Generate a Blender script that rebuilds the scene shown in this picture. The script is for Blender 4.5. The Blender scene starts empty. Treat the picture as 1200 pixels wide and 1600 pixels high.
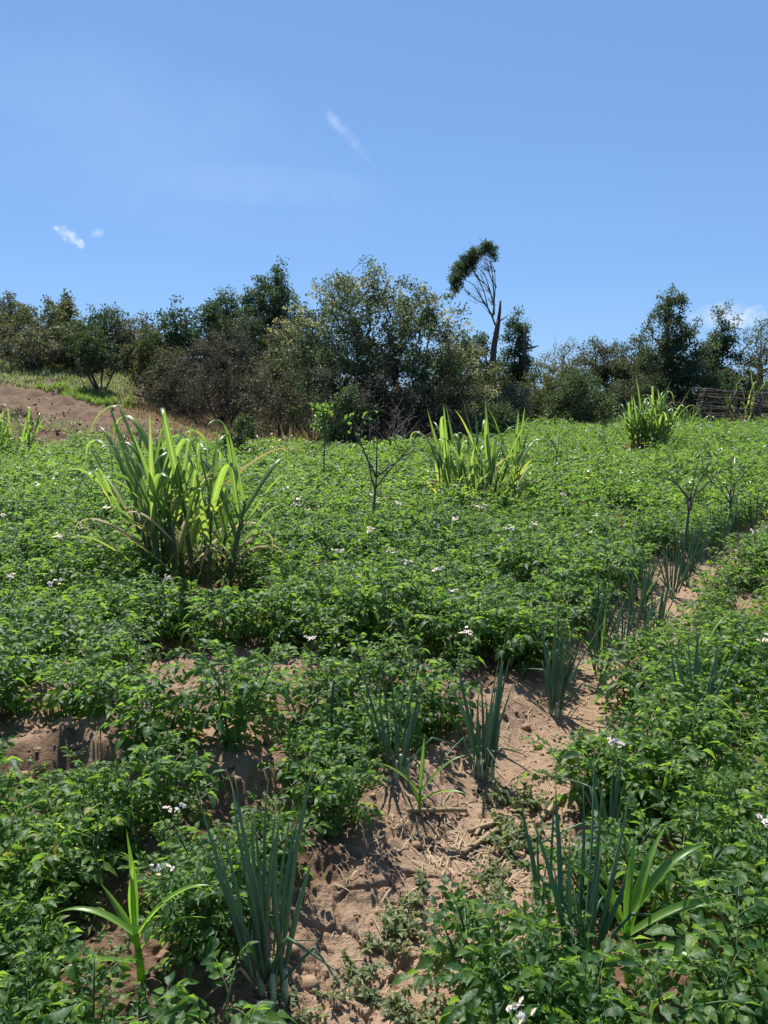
import bpy, math, random
import numpy as np
from mathutils import Matrix, Vector, Euler

# ------------------------------------------------------------------ camera, sky, sun, exposure
scene = bpy.context.scene
COL = scene.collection
EYE = 1.6
PITCH = math.radians(9.0)
FPX = 1200.0                       # focal length in photo pixels (1200 x 1600)
cam_d = bpy.data.cameras.new("camera")
cam_d.sensor_fit = 'VERTICAL'; cam_d.sensor_height = 36.0; cam_d.lens = 36.0 * FPX / 1600.0
cam_d.clip_start = 0.05; cam_d.clip_end = 3000.0
cam = bpy.data.objects.new("camera", cam_d); COL.objects.link(cam)
cam.location = (0, 0, EYE); cam.rotation_euler = (math.radians(90) - PITCH, 0, 0)
scene.camera = cam

SUN_EL = math.radians(58); SUN_AZ = math.radians(-20)      # azimuth from +Y towards +X
sun_dir = Vector((math.sin(SUN_AZ) * math.cos(SUN_EL), math.cos(SUN_AZ) * math.cos(SUN_EL), math.sin(SUN_EL)))
sun_d = bpy.data.lights.new("sun", 'SUN'); sun_d.energy = 5.0; sun_d.angle = math.radians(0.53); sun_d.color = (1.0, 0.955, 0.88)
sun = bpy.data.objects.new("sun", sun_d); COL.objects.link(sun)
sun.rotation_euler = (-sun_dir).to_track_quat('-Z', 'Y').to_euler()
sun.location = (0, 0, 30)

cp_, sp_ = math.cos(PITCH), math.sin(PITCH)
def pix_dir(px, py):
    a = (px - 600) / FPX; b = (800 - py) / FPX
    return Vector((a, cp_ + b * sp_, -sp_ + b * cp_)).normalized()

world = bpy.data.worlds.new("World"); scene.world = world; world.use_nodes = True
nt = world.node_tree; nt.nodes.clear()
def N(nt, typ, **kw):
    n = nt.nodes.new(typ)
    for k, v in kw.items():
        if k == 'inp':
            for i, val in v.items(): n.inputs[i].default_value = val
        else: setattr(n, k, v)
    return n
L = lambda nt, a, b: nt.links.new(a, b)
def build_sky():
    out = N(nt, 'ShaderNodeOutputWorld'); bg = N(nt, 'ShaderNodeBackground', inp={1: 0.0795})
    sky = N(nt, 'ShaderNodeTexSky', sky_type='NISHITA', sun_disc=False, sun_elevation=SUN_EL, sun_rotation=SUN_AZ,
            altitude=1800.0, air_density=1.0, dust_density=0.35, ozone_density=2.2)
    tint = N(nt, 'ShaderNodeMix', data_type='RGBA', blend_type='MULTIPLY'); tint.inputs[0].default_value = 1.0
    tint.inputs[7].default_value = (1.14, 1.78, 2.74, 1)
    gam = N(nt, 'ShaderNodeGamma', inp={1: 0.45}); L(nt, sky.outputs[0], gam.inputs[0])
    tc = N(nt, 'ShaderNodeTexCoord')
    L(nt, gam.outputs[0], tint.inputs[6])
    cur = tint.outputs[2]
    noise = N(nt, 'ShaderNodeTexNoise', inp={'Scale': 55.0, 'Detail': 6.0, 'Roughness': 0.62})
    L(nt, tc.outputs['Generated'], noise.inputs['Vector'])
    def cloud(cur, px, py, wpx, hpx, rot, gain, thresh, col=(7.4, 7.8, 8.4, 1), scale=None):
        d = pix_dir(px, py)
        r = d.cross(Vector((0, 0, 1))).normalized(); u = r.cross(d).normalized()
        ca, sa = math.cos(rot), math.sin(rot)
        r2 = (r * ca + u * sa) / (wpx / FPX); u2 = (u * ca - r * sa) / (hpx / FPX)
        def dot(v):
            n = N(nt, 'ShaderNodeVectorMath', operation='DOT_PRODUCT'); n.inputs[1].default_value = v
            L(nt, tc.outputs['Generated'], n.inputs[0]); return n.outputs['Value']
        def M(op, a, b=None, clamp=False):
            n = N(nt, 'ShaderNodeMath', operation=op, use_clamp=clamp)
            for i, q in enumerate((a, b)):
                if q is None: continue
                if isinstance(q, (int, float)): n.inputs[i].default_value = q
                else: L(nt, q, n.inputs[i])
            return n.outputs[0]
        x = M('SUBTRACT', dot(r2), d.dot(r2)); y = M('SUBTRACT', dot(u2), d.dot(u2))
        e = M('SUBTRACT', 1.0, M('SQRT', M('ADD', M('MULTIPLY', x, x), M('MULTIPLY', y, y))))
        front = M('GREATER_THAN', dot(d), 0.5)
        nz = noise
        if scale:
            nz = N(nt, 'ShaderNodeTexNoise', inp={'Scale': scale, 'Detail': 6.0, 'Roughness': 0.6, 'Distortion': 0.6})
            L(nt, tc.outputs['Generated'], nz.inputs['Vector'])
        m = M('MULTIPLY', M('SUBTRACT', M('ADD', e, M('MULTIPLY', M('SUBTRACT', nz.outputs[0], 0.5), 3.4)), thresh), gain, True)
        m = M('MULTIPLY', M('MULTIPLY', m, M('MULTIPLY', e, 3.0, True)), front)
        mix = N(nt, 'ShaderNodeMix', data_type='RGBA'); mix.inputs[7].default_value = col
        L(nt, m, mix.inputs[0]); L(nt, cur, mix.inputs[6])
        return mix.outputs[2]
    W_ = (6.2, 6.9, 7.6, 1)
    cur = cloud(cur, 108, 368, 24, 11, -0.75, 0.62, 0.05, W_, scale=90.0)
    cur = cloud(cur, 122, 379, 12, 8, -0.5, 0.7, 0.0, W_, scale=120.0)
    cur = cloud(cur, 152, 364, 12, 7, 0.3, 0.24, 0.0, W_, scale=120.0)
    cur = cloud(cur, 90, 357, 7, 5, 0.0, 0.5, 0.0, W_, scale=120.0)
    cur = cloud(cur, 545, 213, 66, 10, -0.80, 0.10, -0.05, W_, scale=45.0)
    cur = cloud(cur, 522, 190, 24, 9, -0.85, 0.16, -0.05, W_, scale=45.0)
    cur = cloud(cur, 1140, 494, 70, 22, -0.05, 0.6, 0.0, W_, scale=35.0)
    cur = cloud(cur, 420, 290, 190, 34, 0.0, 0.055, -0.4, W_, scale=14.0)
    cur = cloud(cur, 150, 190, 460, 130, -0.2, 0.055, -0.2, W_, scale=6.0)
    L(nt, cur, bg.inputs[0]); L(nt, bg.outputs[0], out.inputs[0])
build_sky()
vs = scene.view_settings
vs.view_transform = 'Standard'; vs.look = 'None'; vs.gamma = 1.0; vs.exposure = 0.82; vs.use_curve_mapping = False

# ------------------------------------------------------------------ small helpers
rng = np.random.default_rng(7); random.seed(7)
def tag(o, label=None, cat=None, group=None, kind=None):
    if label: o['label'] = label
    if cat: o['category'] = cat
    if group: o['group'] = group
    if kind: o['kind'] = kind
    return o
def mesh_tri(name, geos, mats, smooth=True):
    """geos: list of (V, T, material index)"""
    Vs, Ts, Ms, off = [], [], [], 0
    for V, T, m in geos:
        V = np.asarray(V, np.float32).reshape(-1, 3); T = np.asarray(T, np.int32).reshape(-1, 3)
        Vs.append(V); Ts.append(T + off); Ms.append(np.full(len(T), m, np.int32) if np.isscalar(m) else m); off += len(V)
    V = np.concatenate(Vs); T = np.concatenate(Ts); MI = np.concatenate(Ms)
    me = bpy.data.meshes.new(name)
    me.vertices.add(len(V)); me.vertices.foreach_set('co', V.ravel())
    me.loops.add(3 * len(T)); me.loops.foreach_set('vertex_index', T.ravel())
    me.polygons.add(len(T)); me.polygons.foreach_set('loop_start', np.arange(0, 3 * len(T), 3, dtype=np.int32))
    for m in mats: me.materials.append(m)
    me.polygons.foreach_set('material_index', MI)
    me.polygons.foreach_set('use_smooth', np.full(len(T), smooth))
    me.update(calc_edges=True)
    return me
def midrib(me):
    a = me.attributes.new('midrib', 'FLOAT', 'POINT'); a.data.foreach_set('value', np.tile([0, 1, 0], len(me.vertices) // 3).astype(np.float32)); return me
def obj(name, me, parent=None, mtx=None):
    o = bpy.data.objects.new(name, me); COL.objects.link(o)
    if parent is not None: o.parent = parent
    if mtx is not None: o.matrix_basis = mtx
    return o
def empty(name, loc, rz=0.0, s=1.0):
    o = bpy.data.objects.new(name, None); COL.objects.link(o)
    o.empty_display_size = 0.1; o.location = loc; o.rotation_euler = (0, 0, rz); o.scale = (s, s, s)
    return o
def unit(v):
    v = np.asarray(v, float); return v / (np.linalg.norm(v) + 1e-12)
def tube(P, R, sides=5, cap=True):
    P = np.asarray(P, float); R = np.broadcast_to(np.asarray(R, float), (len(P),))
    n = len(P)
    D = np.gradient(P, axis=0); D /= np.linalg.norm(D, axis=1)[:, None] + 1e-12
    ref = np.array([0.31, 0.87, 0.12]) if abs(D[0][2]) > 0.8 else np.array([0.05, 0.03, 1.0])
    U = np.cross(D, ref); U /= np.linalg.norm(U, axis=1)[:, None] + 1e-12
    W = np.cross(D, U)
    a = np.arange(sides) * 2 * math.pi / sides
    V = P[:, None, :] + R[:, None, None] * (np.cos(a)[None, :, None] * U[:, None, :] + np.sin(a)[None, :, None] * W[:, None, :])
    V = V.reshape(-1, 3)
    i = np.arange(n - 1)[:, None] * sides; j = np.arange(sides)[None, :]; k = (j + 1) % sides
    A, B, C, Dd = i + j, i + k, i + sides + k, i + sides + j
    T = np.concatenate([np.stack([A, B, C], -1).reshape(-1, 3), np.stack([A, C, Dd], -1).reshape(-1, 3)])
    if cap:
        e0 = len(V); V = np.concatenate([V, P[-1:], P[:1]])
        j = np.arange(sides); k = (j + 1) % sides; b = (n - 1) * sides
        T = np.concatenate([T, np.stack([b + j, b + k, np.full(sides, e0)], -1), np.stack([k, j, np.full(sides, e0 + 1)], -1)])
    return V, T
def bend_curve(p0, d0, length, n, droop=0.0, power=1.5, wob=0.0, r=None, side=(0, 0, 0)):
    r = r or rng
    P = [np.asarray(p0, float)]; d = unit(d0); st = length / n; side = np.asarray(side, float)
    for i in range(n):
        t = (i + 1) / n
        d = unit(d + np.array([0, 0, -1.0]) * droop * (t ** power) / n * 3 + side / n + (r.normal(0, wob, 3) if wob else 0))
        P.append(P[-1] + d * st)
    return np.array(P)
def blade(P, widths, fold=0.25, twist=0.0, side0=None):
    """a grass-like leaf blade along P: left edge, midrib, right edge"""
    P = np.asarray(P, float); n = len(P)
    D = np.gradient(P, axis=0); D /= np.linalg.norm(D, axis=1)[:, None] + 1e-12
    hd = np.array([D[:, 0].mean(), D[:, 1].mean(), 0.0])
    S0 = unit(np.cross(unit(hd) if np.linalg.norm(hd) > 1e-3 else np.array([1.0, 0, 0]), [0, 0, 1])) if side0 is None else np.asarray(side0, float)
    V = np.zeros((n, 3, 3))
    for i in range(n):
        S = unit(S0 - D[i] * np.dot(S0, D[i])); Nn = np.cross(S, D[i])
        a = twist * i / (n - 1); S, Nn = S * math.cos(a) + Nn * math.sin(a), Nn * math.cos(a) - S * math.sin(a)
        w = widths[i] / 2
        V[i, 0] = P[i] - S * w + Nn * w * fold * 2; V[i, 1] = P[i]; V[i, 2] = P[i] + S * w + Nn * w * fold * 2
    V = V.reshape(-1, 3); T = []
    for i in range(n - 1):
        a = 3 * i
        for c in (0, 1): T += [(a + c, a + c + 1, a + c + 4), (a + c, a + c + 4, a + c + 3)]
    return V, np.array(T)
def basis(dirv, roll=0.0):
    x = unit(dirv); up = np.array([0, 0, 1.0])
    y = np.cross(up, x); y = unit(y) if np.linalg.norm(y) > 1e-3 else np.array([0, 1.0, 0])
    z = np.cross(x, y)
    y, z = y * math.cos(roll) + z * math.sin(roll), z * math.cos(roll) - y * math.sin(roll)
    return np.stack([x, y, z], 1)
def mat4(R, p, s=1.0):
    M = np.eye(4); M[:3, :3] = R * s; M[:3, 3] = p
    return Matrix(M.tolist())
# value noise
def _h(ix, iy, seed):
    n = (ix.astype(np.int64) * 374761393 + iy.astype(np.int64) * 668265263 + seed * 1442695041) & 0x7fffffff
    n = ((n ^ (n >> 13)) * 1274126177) & 0x7fffffff
    return ((n ^ (n >> 16)) & 0xffff) / 65535.0
def vnoise(x, y, seed=0):
    x = np.asarray(x, float); y = np.asarray(y, float)
    ix = np.floor(x); iy = np.floor(y); fx = x - ix; fy = y - iy
    fx = fx * fx * (3 - 2 * fx); fy = fy * fy * (3 - 2 * fy)
    a = _h(ix, iy, seed); b = _h(ix + 1, iy, seed); c = _h(ix, iy + 1, seed); d = _h(ix + 1, iy + 1, seed)
    return (a * (1 - fx) + b * fx) * (1 - fy) + (c * (1 - fx) + d * fx) * fy
def fbm(x, y, seed=0, octv=4):
    s = 0; a = 0.5; f = 1.0
    for k in range(octv):
        s = s + a * (vnoise(x * f, y * f, seed + k * 17) - 0.5); a *= 0.5; f *= 2.03
    return s
def sstep(a, b, x):
    t = np.clip((np.asarray(x, float) - a) / (b - a), 0, 1); return t * t * (3 - 2 * t)
def pl_dist(x, y, pts):
    """distance of points to a polyline, and side sign"""
    best = np.full(np.shape(x), 1e9)
    for (x0, y0), (x1, y1) in zip(pts[:-1], pts[1:]):
        dx, dy = x1 - x0, y1 - y0
        t = np.clip(((x - x0) * dx + (y - y0) * dy) / (dx * dx + dy * dy), 0, 1)
        best = np.minimum(best, np.hypot(x - x0 - t * dx, y - y0 - t * dy))
    return best

# ------------------------------------------------------------------ the lie of the land
FURROW = [(-0.12, 0.4), (-0.02, 1.5), (0.10, 2.0), (0.34, 2.6), (0.72, 3.35), (1.5, 4.7), (2.5, 6.1), (4.05, 8.3), (7.5, 12.8)]
def rise(x, y):
    L_ = sstep(-1.5, -14.0, x) * 1.15
    z = 0.019 * np.maximum(0, y - 6) * sstep(4, 14, y)
    t = np.clip(y - 14.5, 0, 20)
    z = z + L_ * (0.118 * t * sstep(14, 19, y))
    z = np.where(y > 40, z - 0.02 * (y - 40), z)
    return z
def zsmooth(x, y):
    return rise(np.asarray(x, float), np.asarray(y, float))
def zground(x, y, fine=False):
    x = np.asarray(x, float); y = np.asarray(y, float)
    near = sstep(16, 8, y)
    z = rise(x, y)
    d = pl_dist(x, y, FURROW)
    wob = fbm(x * 2.1, y * 2.1, 5) * 0.16
    z = z - near * 0.10 * sstep(0.42, 0.10, d + wob)
    # bank left of the view: earth thrown up behind a hollow
    edge = 3.05 + 0.25 * fbm(x * 2.0, x * 0 + 3.1, 9, 3) * 2 - 0.10 * (x + 1.2)
    z = z + 0.13 * sstep(edge - 0.12, edge + 0.1, y + 0.25 * fbm(x * 5, y * 5, 12, 3)) * sstep(-0.35, -0.75, x) * sstep(4.4, 3.5, y)
    # planted ridges
    q = x * 0.78 - y * 0.62
    z = z + near * 0.035 * np.sin(q * 2 * math.pi / 0.62) * sstep(0.3, 0.7, d)
    z = z + near * fbm(x * 3.2, y * 3.2, 3) * 0.06 + fbm(x * 0.8, y * 0.8, 2) * 0.10 * sstep(3, 9, y)
    if fine:
        f = sstep(9, 5, y)
        dry = sstep(0.42, 0.12, d + wob)
        rough = fbm(x * 11, y * 11, 21, 4) * 0.085 + np.abs(fbm(x * 30, y * 30, 31, 3)) * 0.05 - np.abs(fbm(x * 19, y * 19, 35, 3)) * 0.10 * sstep(.4, .6, vnoise(x * 2, y * 2, 36) + .15)
        z = z + f * rough * (1 - 0.90 * dry)
        hill = sstep(12, 15, y) * sstep(0, -4, x) * sstep(30, 26, y)
        z = z + hill * (fbm(x * 2.0, y * 2.0, 41, 4) * 0.55 - np.abs(fbm(x * 3.4, y * 3.4, 47, 3)) * .5)
    return z
def at(px, py, Y):
    """world point on the vertical plane y = Y seen at photo pixel px, py"""
    r = (800 - py) / FPX
    z = Y * (r * cp_ - sp_) / (cp_ + r * sp_)
    dep = Y * cp_ - z * sp_
    return (px - 600) / FPX * dep, Y, z + EYE
_TT = np.concatenate([np.linspace(0.8, 6, 1300), np.geomspace(6, 60, 900)[1:]])
def hit(px, py, lift=0.0):
    d = pix_dir(px, py)
    X, Y_, Z = d.x * _TT, d.y * _TT, EYE + d.z * _TT
    k = int(np.argmax(Z <= zground(X, Y_) + lift))
    return float(X[k]), float(Y_[k])
def on(x, y, sink=0.0): return (x, y, float(zground(x, y, True)) - sink)
def height_to(px_x, Y, py):      # height of pixel row py above the ground at (x, Y)
    x, _, z = at(px_x, py, Y); return z - float(zground(x, Y))

# ------------------------------------------------------------------ materials
def new_mat(name):
    m = bpy.data.materials.new(name); m.use_nodes = True; m.node_tree.nodes.clear()
    return m, m.node_tree
def rand_fac(nt):
    g = N(nt, 'ShaderNodeNewGeometry'); oi = N(nt, 'ShaderNodeObjectInfo')
    a = N(nt, 'ShaderNodeMath', operation='ADD'); L(nt, g.outputs['Random Per Island'], a.inputs[0]); L(nt, oi.outputs['Random'], a.inputs[1])
    f = N(nt, 'ShaderNodeMath', operation='FRACT'); L(nt, a.outputs[0], f.inputs[0])
    return f.outputs[0]
def leaf_mat(name, cols, trans, tcol, rough=0.42, spec=0.5, bump=0.0, nscale=40.0, patch=0.0, mid=None, tip=None):
    m, nt = new_mat(name)
    out = N(nt, 'ShaderNodeOutputMaterial'); p = N(nt, 'ShaderNodeBsdfPrincipled'); t = N(nt, 'ShaderNodeBsdfTranslucent')
    mix = N(nt, 'ShaderNodeMixShader', inp={0: trans})
    fac = rand_fac(nt)
    geo = N(nt, 'ShaderNodeNewGeometry')
    if patch:
        no = N(nt, 'ShaderNodeTexNoise', inp={'Scale': patch, 'Detail': 3.0}); L(nt, geo.outputs['Position'], no.inputs['Vector'])
        mr = N(nt, 'ShaderNodeMapRange', inp={1: 0.3, 2: 0.7, 3: -0.42, 4: 0.08}); L(nt, no.outputs[0], mr.inputs[0])
        ad = N(nt, 'ShaderNodeMath', operation='ADD', use_clamp=True); L(nt, fac, ad.inputs[0]); L(nt, mr.outputs[0], ad.inputs[1]); fac = ad.outputs[0]
    ramp = N(nt, 'ShaderNodeValToRGB'); cr = ramp.color_ramp
    while len(cr.elements) < len(cols): cr.elements.new(0.5)
    for e, (pos, c) in zip(cr.elements, cols): e.position = pos; e.color = (*c, 1)
    L(nt, fac, ramp.inputs[0])
    colout = ramp.outputs[0]
    if mid:                       # pale midrib
        ma = N(nt, 'ShaderNodeAttribute', attribute_name='midrib'); pw = N(nt, 'ShaderNodeMath', operation='POWER', inp={1: 7.0}); L(nt, ma.outputs['Fac'], pw.inputs[0])
        mm = N(nt, 'ShaderNodeMix', data_type='RGBA'); mm.inputs[7].default_value = (*mid, 1); L(nt, pw.outputs[0], mm.inputs[0]); L(nt, colout, mm.inputs[6]); colout = mm.outputs[2]
    if tip:                       # withered tip, at the far end of the leaf's own z axis
        tcn = N(nt, 'ShaderNodeTexCoord'); sx = N(nt, 'ShaderNodeSeparateXYZ'); L(nt, tcn.outputs['Object'], sx.inputs[0])
        mr2 = N(nt, 'ShaderNodeMapRange', inp={1: 0.84, 2: 0.98}); L(nt, sx.outputs[2], mr2.inputs[0])
        mm = N(nt, 'ShaderNodeMix', data_type='RGBA'); mm.inputs[7].default_value = (*tip, 1); L(nt, mr2.outputs[0], mm.inputs[0]); L(nt, colout, mm.inputs[6]); colout = mm.outputs[2]
    L(nt, colout, p.inputs['Base Color'])
    p.inputs['Roughness'].default_value = rough; p.inputs['Specular IOR Level'].default_value = spec
    tm = N(nt, 'ShaderNodeMix', data_type='RGBA', blend_type='MIX', inp={0: 0.35}); tm.inputs[7].default_value = (*tcol, 1)
    sc = N(nt, 'ShaderNodeMix', data_type='RGBA', blend_type='MULTIPLY', inp={0: 1.0}); sc.inputs[7].default_value = (2.6, 2.6, 1.6, 1)
    L(nt, colout, sc.inputs[6]); L(nt, sc.outputs[2], tm.inputs[6]); L(nt, tm.outputs[2], t.inputs[0])
    if bump:
        no2 = N(nt, 'ShaderNodeTexNoise', inp={'Scale': nscale, 'Detail': 2.0}); L(nt, geo.outputs['Position'], no2.inputs['Vector'])
        b = N(nt, 'ShaderNodeBump', inp={'Strength': bump, 'Distance': 0.01}); L(nt, no2.outputs[0], b.inputs['Height'])
        L(nt, b.outputs[0], p.inputs['Normal']); L(nt, b.outputs[0], t.inputs['Normal'])
    L(nt, p.outputs[0], mix.inputs[1]); L(nt, t.outputs[0], mix.inputs[2]); L(nt, mix.outputs[0], out.inputs[0])
    return m
def plain_mat(name, c0, c1, rough=0.8, scale=20.0, bump=0.4, stretch=(1, 1, 1), spec=0.25):
    m, nt = new_mat(name)
    out = N(nt, 'ShaderNodeOutputMaterial'); p = N(nt, 'ShaderNodeBsdfPrincipled')
    g = N(nt, 'ShaderNodeTexCoord'); mp = N(nt, 'ShaderNodeMapping'); mp.inputs['Scale'].default_value = stretch
    L(nt, g.outputs['Object'], mp.inputs[0])
    no = N(nt, 'ShaderNodeTexNoise', inp={'Scale': scale, 'Detail': 5.0, 'Roughness': 0.65}); L(nt, mp.outputs[0], no.inputs['Vector'])
    mr = N(nt, 'ShaderNodeMapRange', inp={1: 0.3, 2: 0.7}); L(nt, no.outputs[0], mr.inputs[0])
    rf = rand_fac(nt)
    ad = N(nt, 'ShaderNodeMath', operation='MULTIPLY_ADD', inp={1: 0.5}, use_clamp=True)
    L(nt, rf, ad.inputs[0]); 
    h = N(nt, 'ShaderNodeMath', operation='MULTIPLY', inp={1: 0.6}); L(nt, mr.outputs[0], h.inputs[0]); L(nt, h.outputs[0], ad.inputs[2])
    mx = N(nt, 'ShaderNodeMix', data_type='RGBA'); mx.inputs[6].default_value = (*c0, 1); mx.inputs[7].default_value = (*c1, 1)
    L(nt, ad.outputs[0], mx.inputs[0]); L(nt, mx.outputs[2], p.inputs['Base Color'])
    p.inputs['Roughness'].default_value = rough; p.inputs['Specular IOR Level'].default_value = spec
    if bump:
        b = N(nt, 'ShaderNodeBump', inp={'Strength': bump, 'Distance': 0.01}); L(nt, no.outputs[0], b.inputs['Height']); L(nt, b.outputs[0], p.inputs['Normal'])
    L(nt, p.outputs[0], out.inputs[0])
    return m
M = {}
M['potato'] = leaf_mat('potato_leaf', [(0, (0.022, 0.074, 0.020)), (0.5, (0.060, 0.134, 0.026)), (0.88, (0.112, 0.190, 0.034)), (0.985, (0.13, 0.21, 0.04)), (1.0, (0.24, 0.24, 0.06))], 0.50, (0.36, 0.52, 0.04), rough=0.48, spec=0.34, bump=0.30, nscale=70, patch=1.2)
M['stem'] = leaf_mat('green_stem', [(0, (0.05, 0.09, 0.03)), (1, (0.09, 0.14, 0.04))], 0.12, (0.2, 0.3, 0.05), rough=0.5)
M['petal'] = leaf_mat('flower_petal', [(0, (0.60, 0.50, 0.68)), (0.6, (0.74, 0.68, 0.77)), (1, (0.80, 0.79, 0.78))], 0.35, (0.8, 0.75, 0.8), rough=0.6, spec=0.2)
M['pollen'] = plain_mat('flower_centre', (0.5, 0.28, 0.02), (0.6, 0.35, 0.03), bump=0)
M['weed'] = leaf_mat('weed_leaf', [(0, (0.085, 0.125, 0.055)), (0.6, (0.13, 0.165, 0.08)), (1, (0.24, 0.21, 0.12))], 0.35, (0.3, 0.4, 0.12), rough=0.55, spec=0.35)
M['onion'] = leaf_mat('onion_leaf', [(0, (0.065, 0.138, 0.092)), (0.7, (0.100, 0.182, 0.120)), (1, (0.14, 0.22, 0.125))], 0.30, (0.22, 0.40, 0.17), rough=0.36, spec=0.45, tip=(0.30, 0.26, 0.12))
M['onion_dry'] = leaf_mat('onion_dry_leaf', [(0, (0.35, 0.27, 0.15)), (1, (0.45, 0.37, 0.22))], 0.3, (0.5, 0.4, 0.2), rough=0.7, spec=0.2)
M['onion_base'] = plain_mat('onion_white_base', (0.22, 0.28, 0.15), (0.38, 0.42, 0.28), rough=0.5, bump=0)
M['corn'] = leaf_mat('corn_leaf', [(0, (0.070, 0.165, 0.022)), (0.6, (0.11, 0.23, 0.028)), (1, (0.15, 0.28, 0.035))], 0.45, (0.34, 0.52, 0.04), rough=0.36, spec=0.5, mid=(0.30, 0.40, 0.14))
M['napier'] = leaf_mat('napier_leaf', [(0, (0.035, 0.098, 0.022)), (0.5, (0.072, 0.155, 0.030)), (1, (0.15, 0.23, 0.050))], 0.44, (0.36, 0.48, 0.06), rough=0.36, spec=0.5, mid=(0.30, 0.36, 0.16))
M['napier_yel'] = leaf_mat('napier_yellow_leaf', [(0, (0.16, 0.22, 0.04)), (1, (0.30, 0.32, 0.08))], 0.42, (0.45, 0.45, 0.08), rough=0.45)
M['napier_dry'] = leaf_mat('napier_dry_leaf', [(0, (0.24, 0.17, 0.085)), (1, (0.42, 0.33, 0.19))], 0.35, (0.5, 0.38, 0.16), rough=0.65, spec=0.25)
M['cane'] = plain_mat('napier_cane', (0.05, 0.085, 0.028), (0.14, 0.14, 0.06), rough=0.5, scale=9, bump=0.15)
M['grass'] = leaf_mat('fresh_grass', [(0, (0.07, 0.13, 0.03)), (1, (0.16, 0.24, 0.05))], 0.42, (0.30, 0.42, 0.06), rough=0.5)
M['drygrass'] = leaf_mat('dry_grass', [(0, (0.15, 0.10, 0.06)), (0.6, (0.24, 0.165, 0.10)), (1, (0.34, 0.26, 0.16))], 0.3, (0.35, 0.25, 0.13), rough=0.75, spec=0.15)
M['straw'] = plain_mat('straw', (0.22, 0.15, 0.09), (0.46, 0.36, 0.23), rough=0.8, bump=0.2)
M['drystalk'] = plain_mat('dry_stalk', (0.20, 0.14, 0.08), (0.42, 0.32, 0.20), rough=0.75, scale=30, bump=0.5, stretch=(1, 1, 6))
M['bark'] = plain_mat('bark', (0.055, 0.042, 0.032), (0.13, 0.10, 0.075), rough=0.9, scale=14, bump=0.8)
M['bark_pale'] = plain_mat('pale_bark', (0.17, 0.14, 0.11), (0.32, 0.28, 0.23), rough=0.9, scale=14, bump=0.6)
M['bark_sap'] = plain_mat('sapling_bark', (0.06, 0.058, 0.038), (0.13, 0.12, 0.085), rough=0.8, scale=40, bump=0.4)
M['fence_wood'] = plain_mat('fence_wood', (0.060, 0.046, 0.036), (0.17, 0.135, 0.105), rough=0.9, scale=18, bump=0.7)
M['fence_pale'] = plain_mat('fence_pale_wood', (0.22, 0.19, 0.15), (0.36, 0.32, 0.26), rough=0.9, scale=18, bump=0.6)
def fol(name, a, b, c, trans=0.28, rough=0.6, spec=0.22):
    t = (b[0] * 3.0, b[1] * 3.0, b[2] * 1.6)
    M[name] = leaf_mat(name, [(0, a), (0.55, b), (1, c)], trans, t, rough=rough, spec=spec, patch=0.9)
fol('f_dark', (0.022, 0.040, 0.018), (0.034, 0.058, 0.022), (0.060, 0.088, 0.034))
fol('f_olive', (0.045, 0.055, 0.022), (0.068, 0.080, 0.030), (0.11, 0.12, 0.05))
fol('f_green', (0.032, 0.056, 0.026), (0.050, 0.082, 0.036), (0.088, 0.125, 0.055))
fol('f_grey', (0.055, 0.062, 0.042), (0.080, 0.088, 0.056), (0.14, 0.145, 0.095))
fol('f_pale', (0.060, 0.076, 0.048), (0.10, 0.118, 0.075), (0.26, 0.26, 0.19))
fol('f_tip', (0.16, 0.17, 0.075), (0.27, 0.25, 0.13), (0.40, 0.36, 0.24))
fol('f_brown', (0.042, 0.040, 0.033), (0.062, 0.057, 0.046), (0.105, 0.095, 0.078), trans=0.2)
fol('f_drab', (0.050, 0.052, 0.034), (0.074, 0.075, 0.048), (0.13, 0.125, 0.085), trans=0.22)
fol('f_conifer', (0.030, 0.052, 0.028), (0.048, 0.080, 0.038), (0.085, 0.120, 0.052), trans=0.28)
fol('f_blue', (0.06, 0.082, 0.068), (0.085, 0.115, 0.09), (0.14, 0.17, 0.13))

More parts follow.
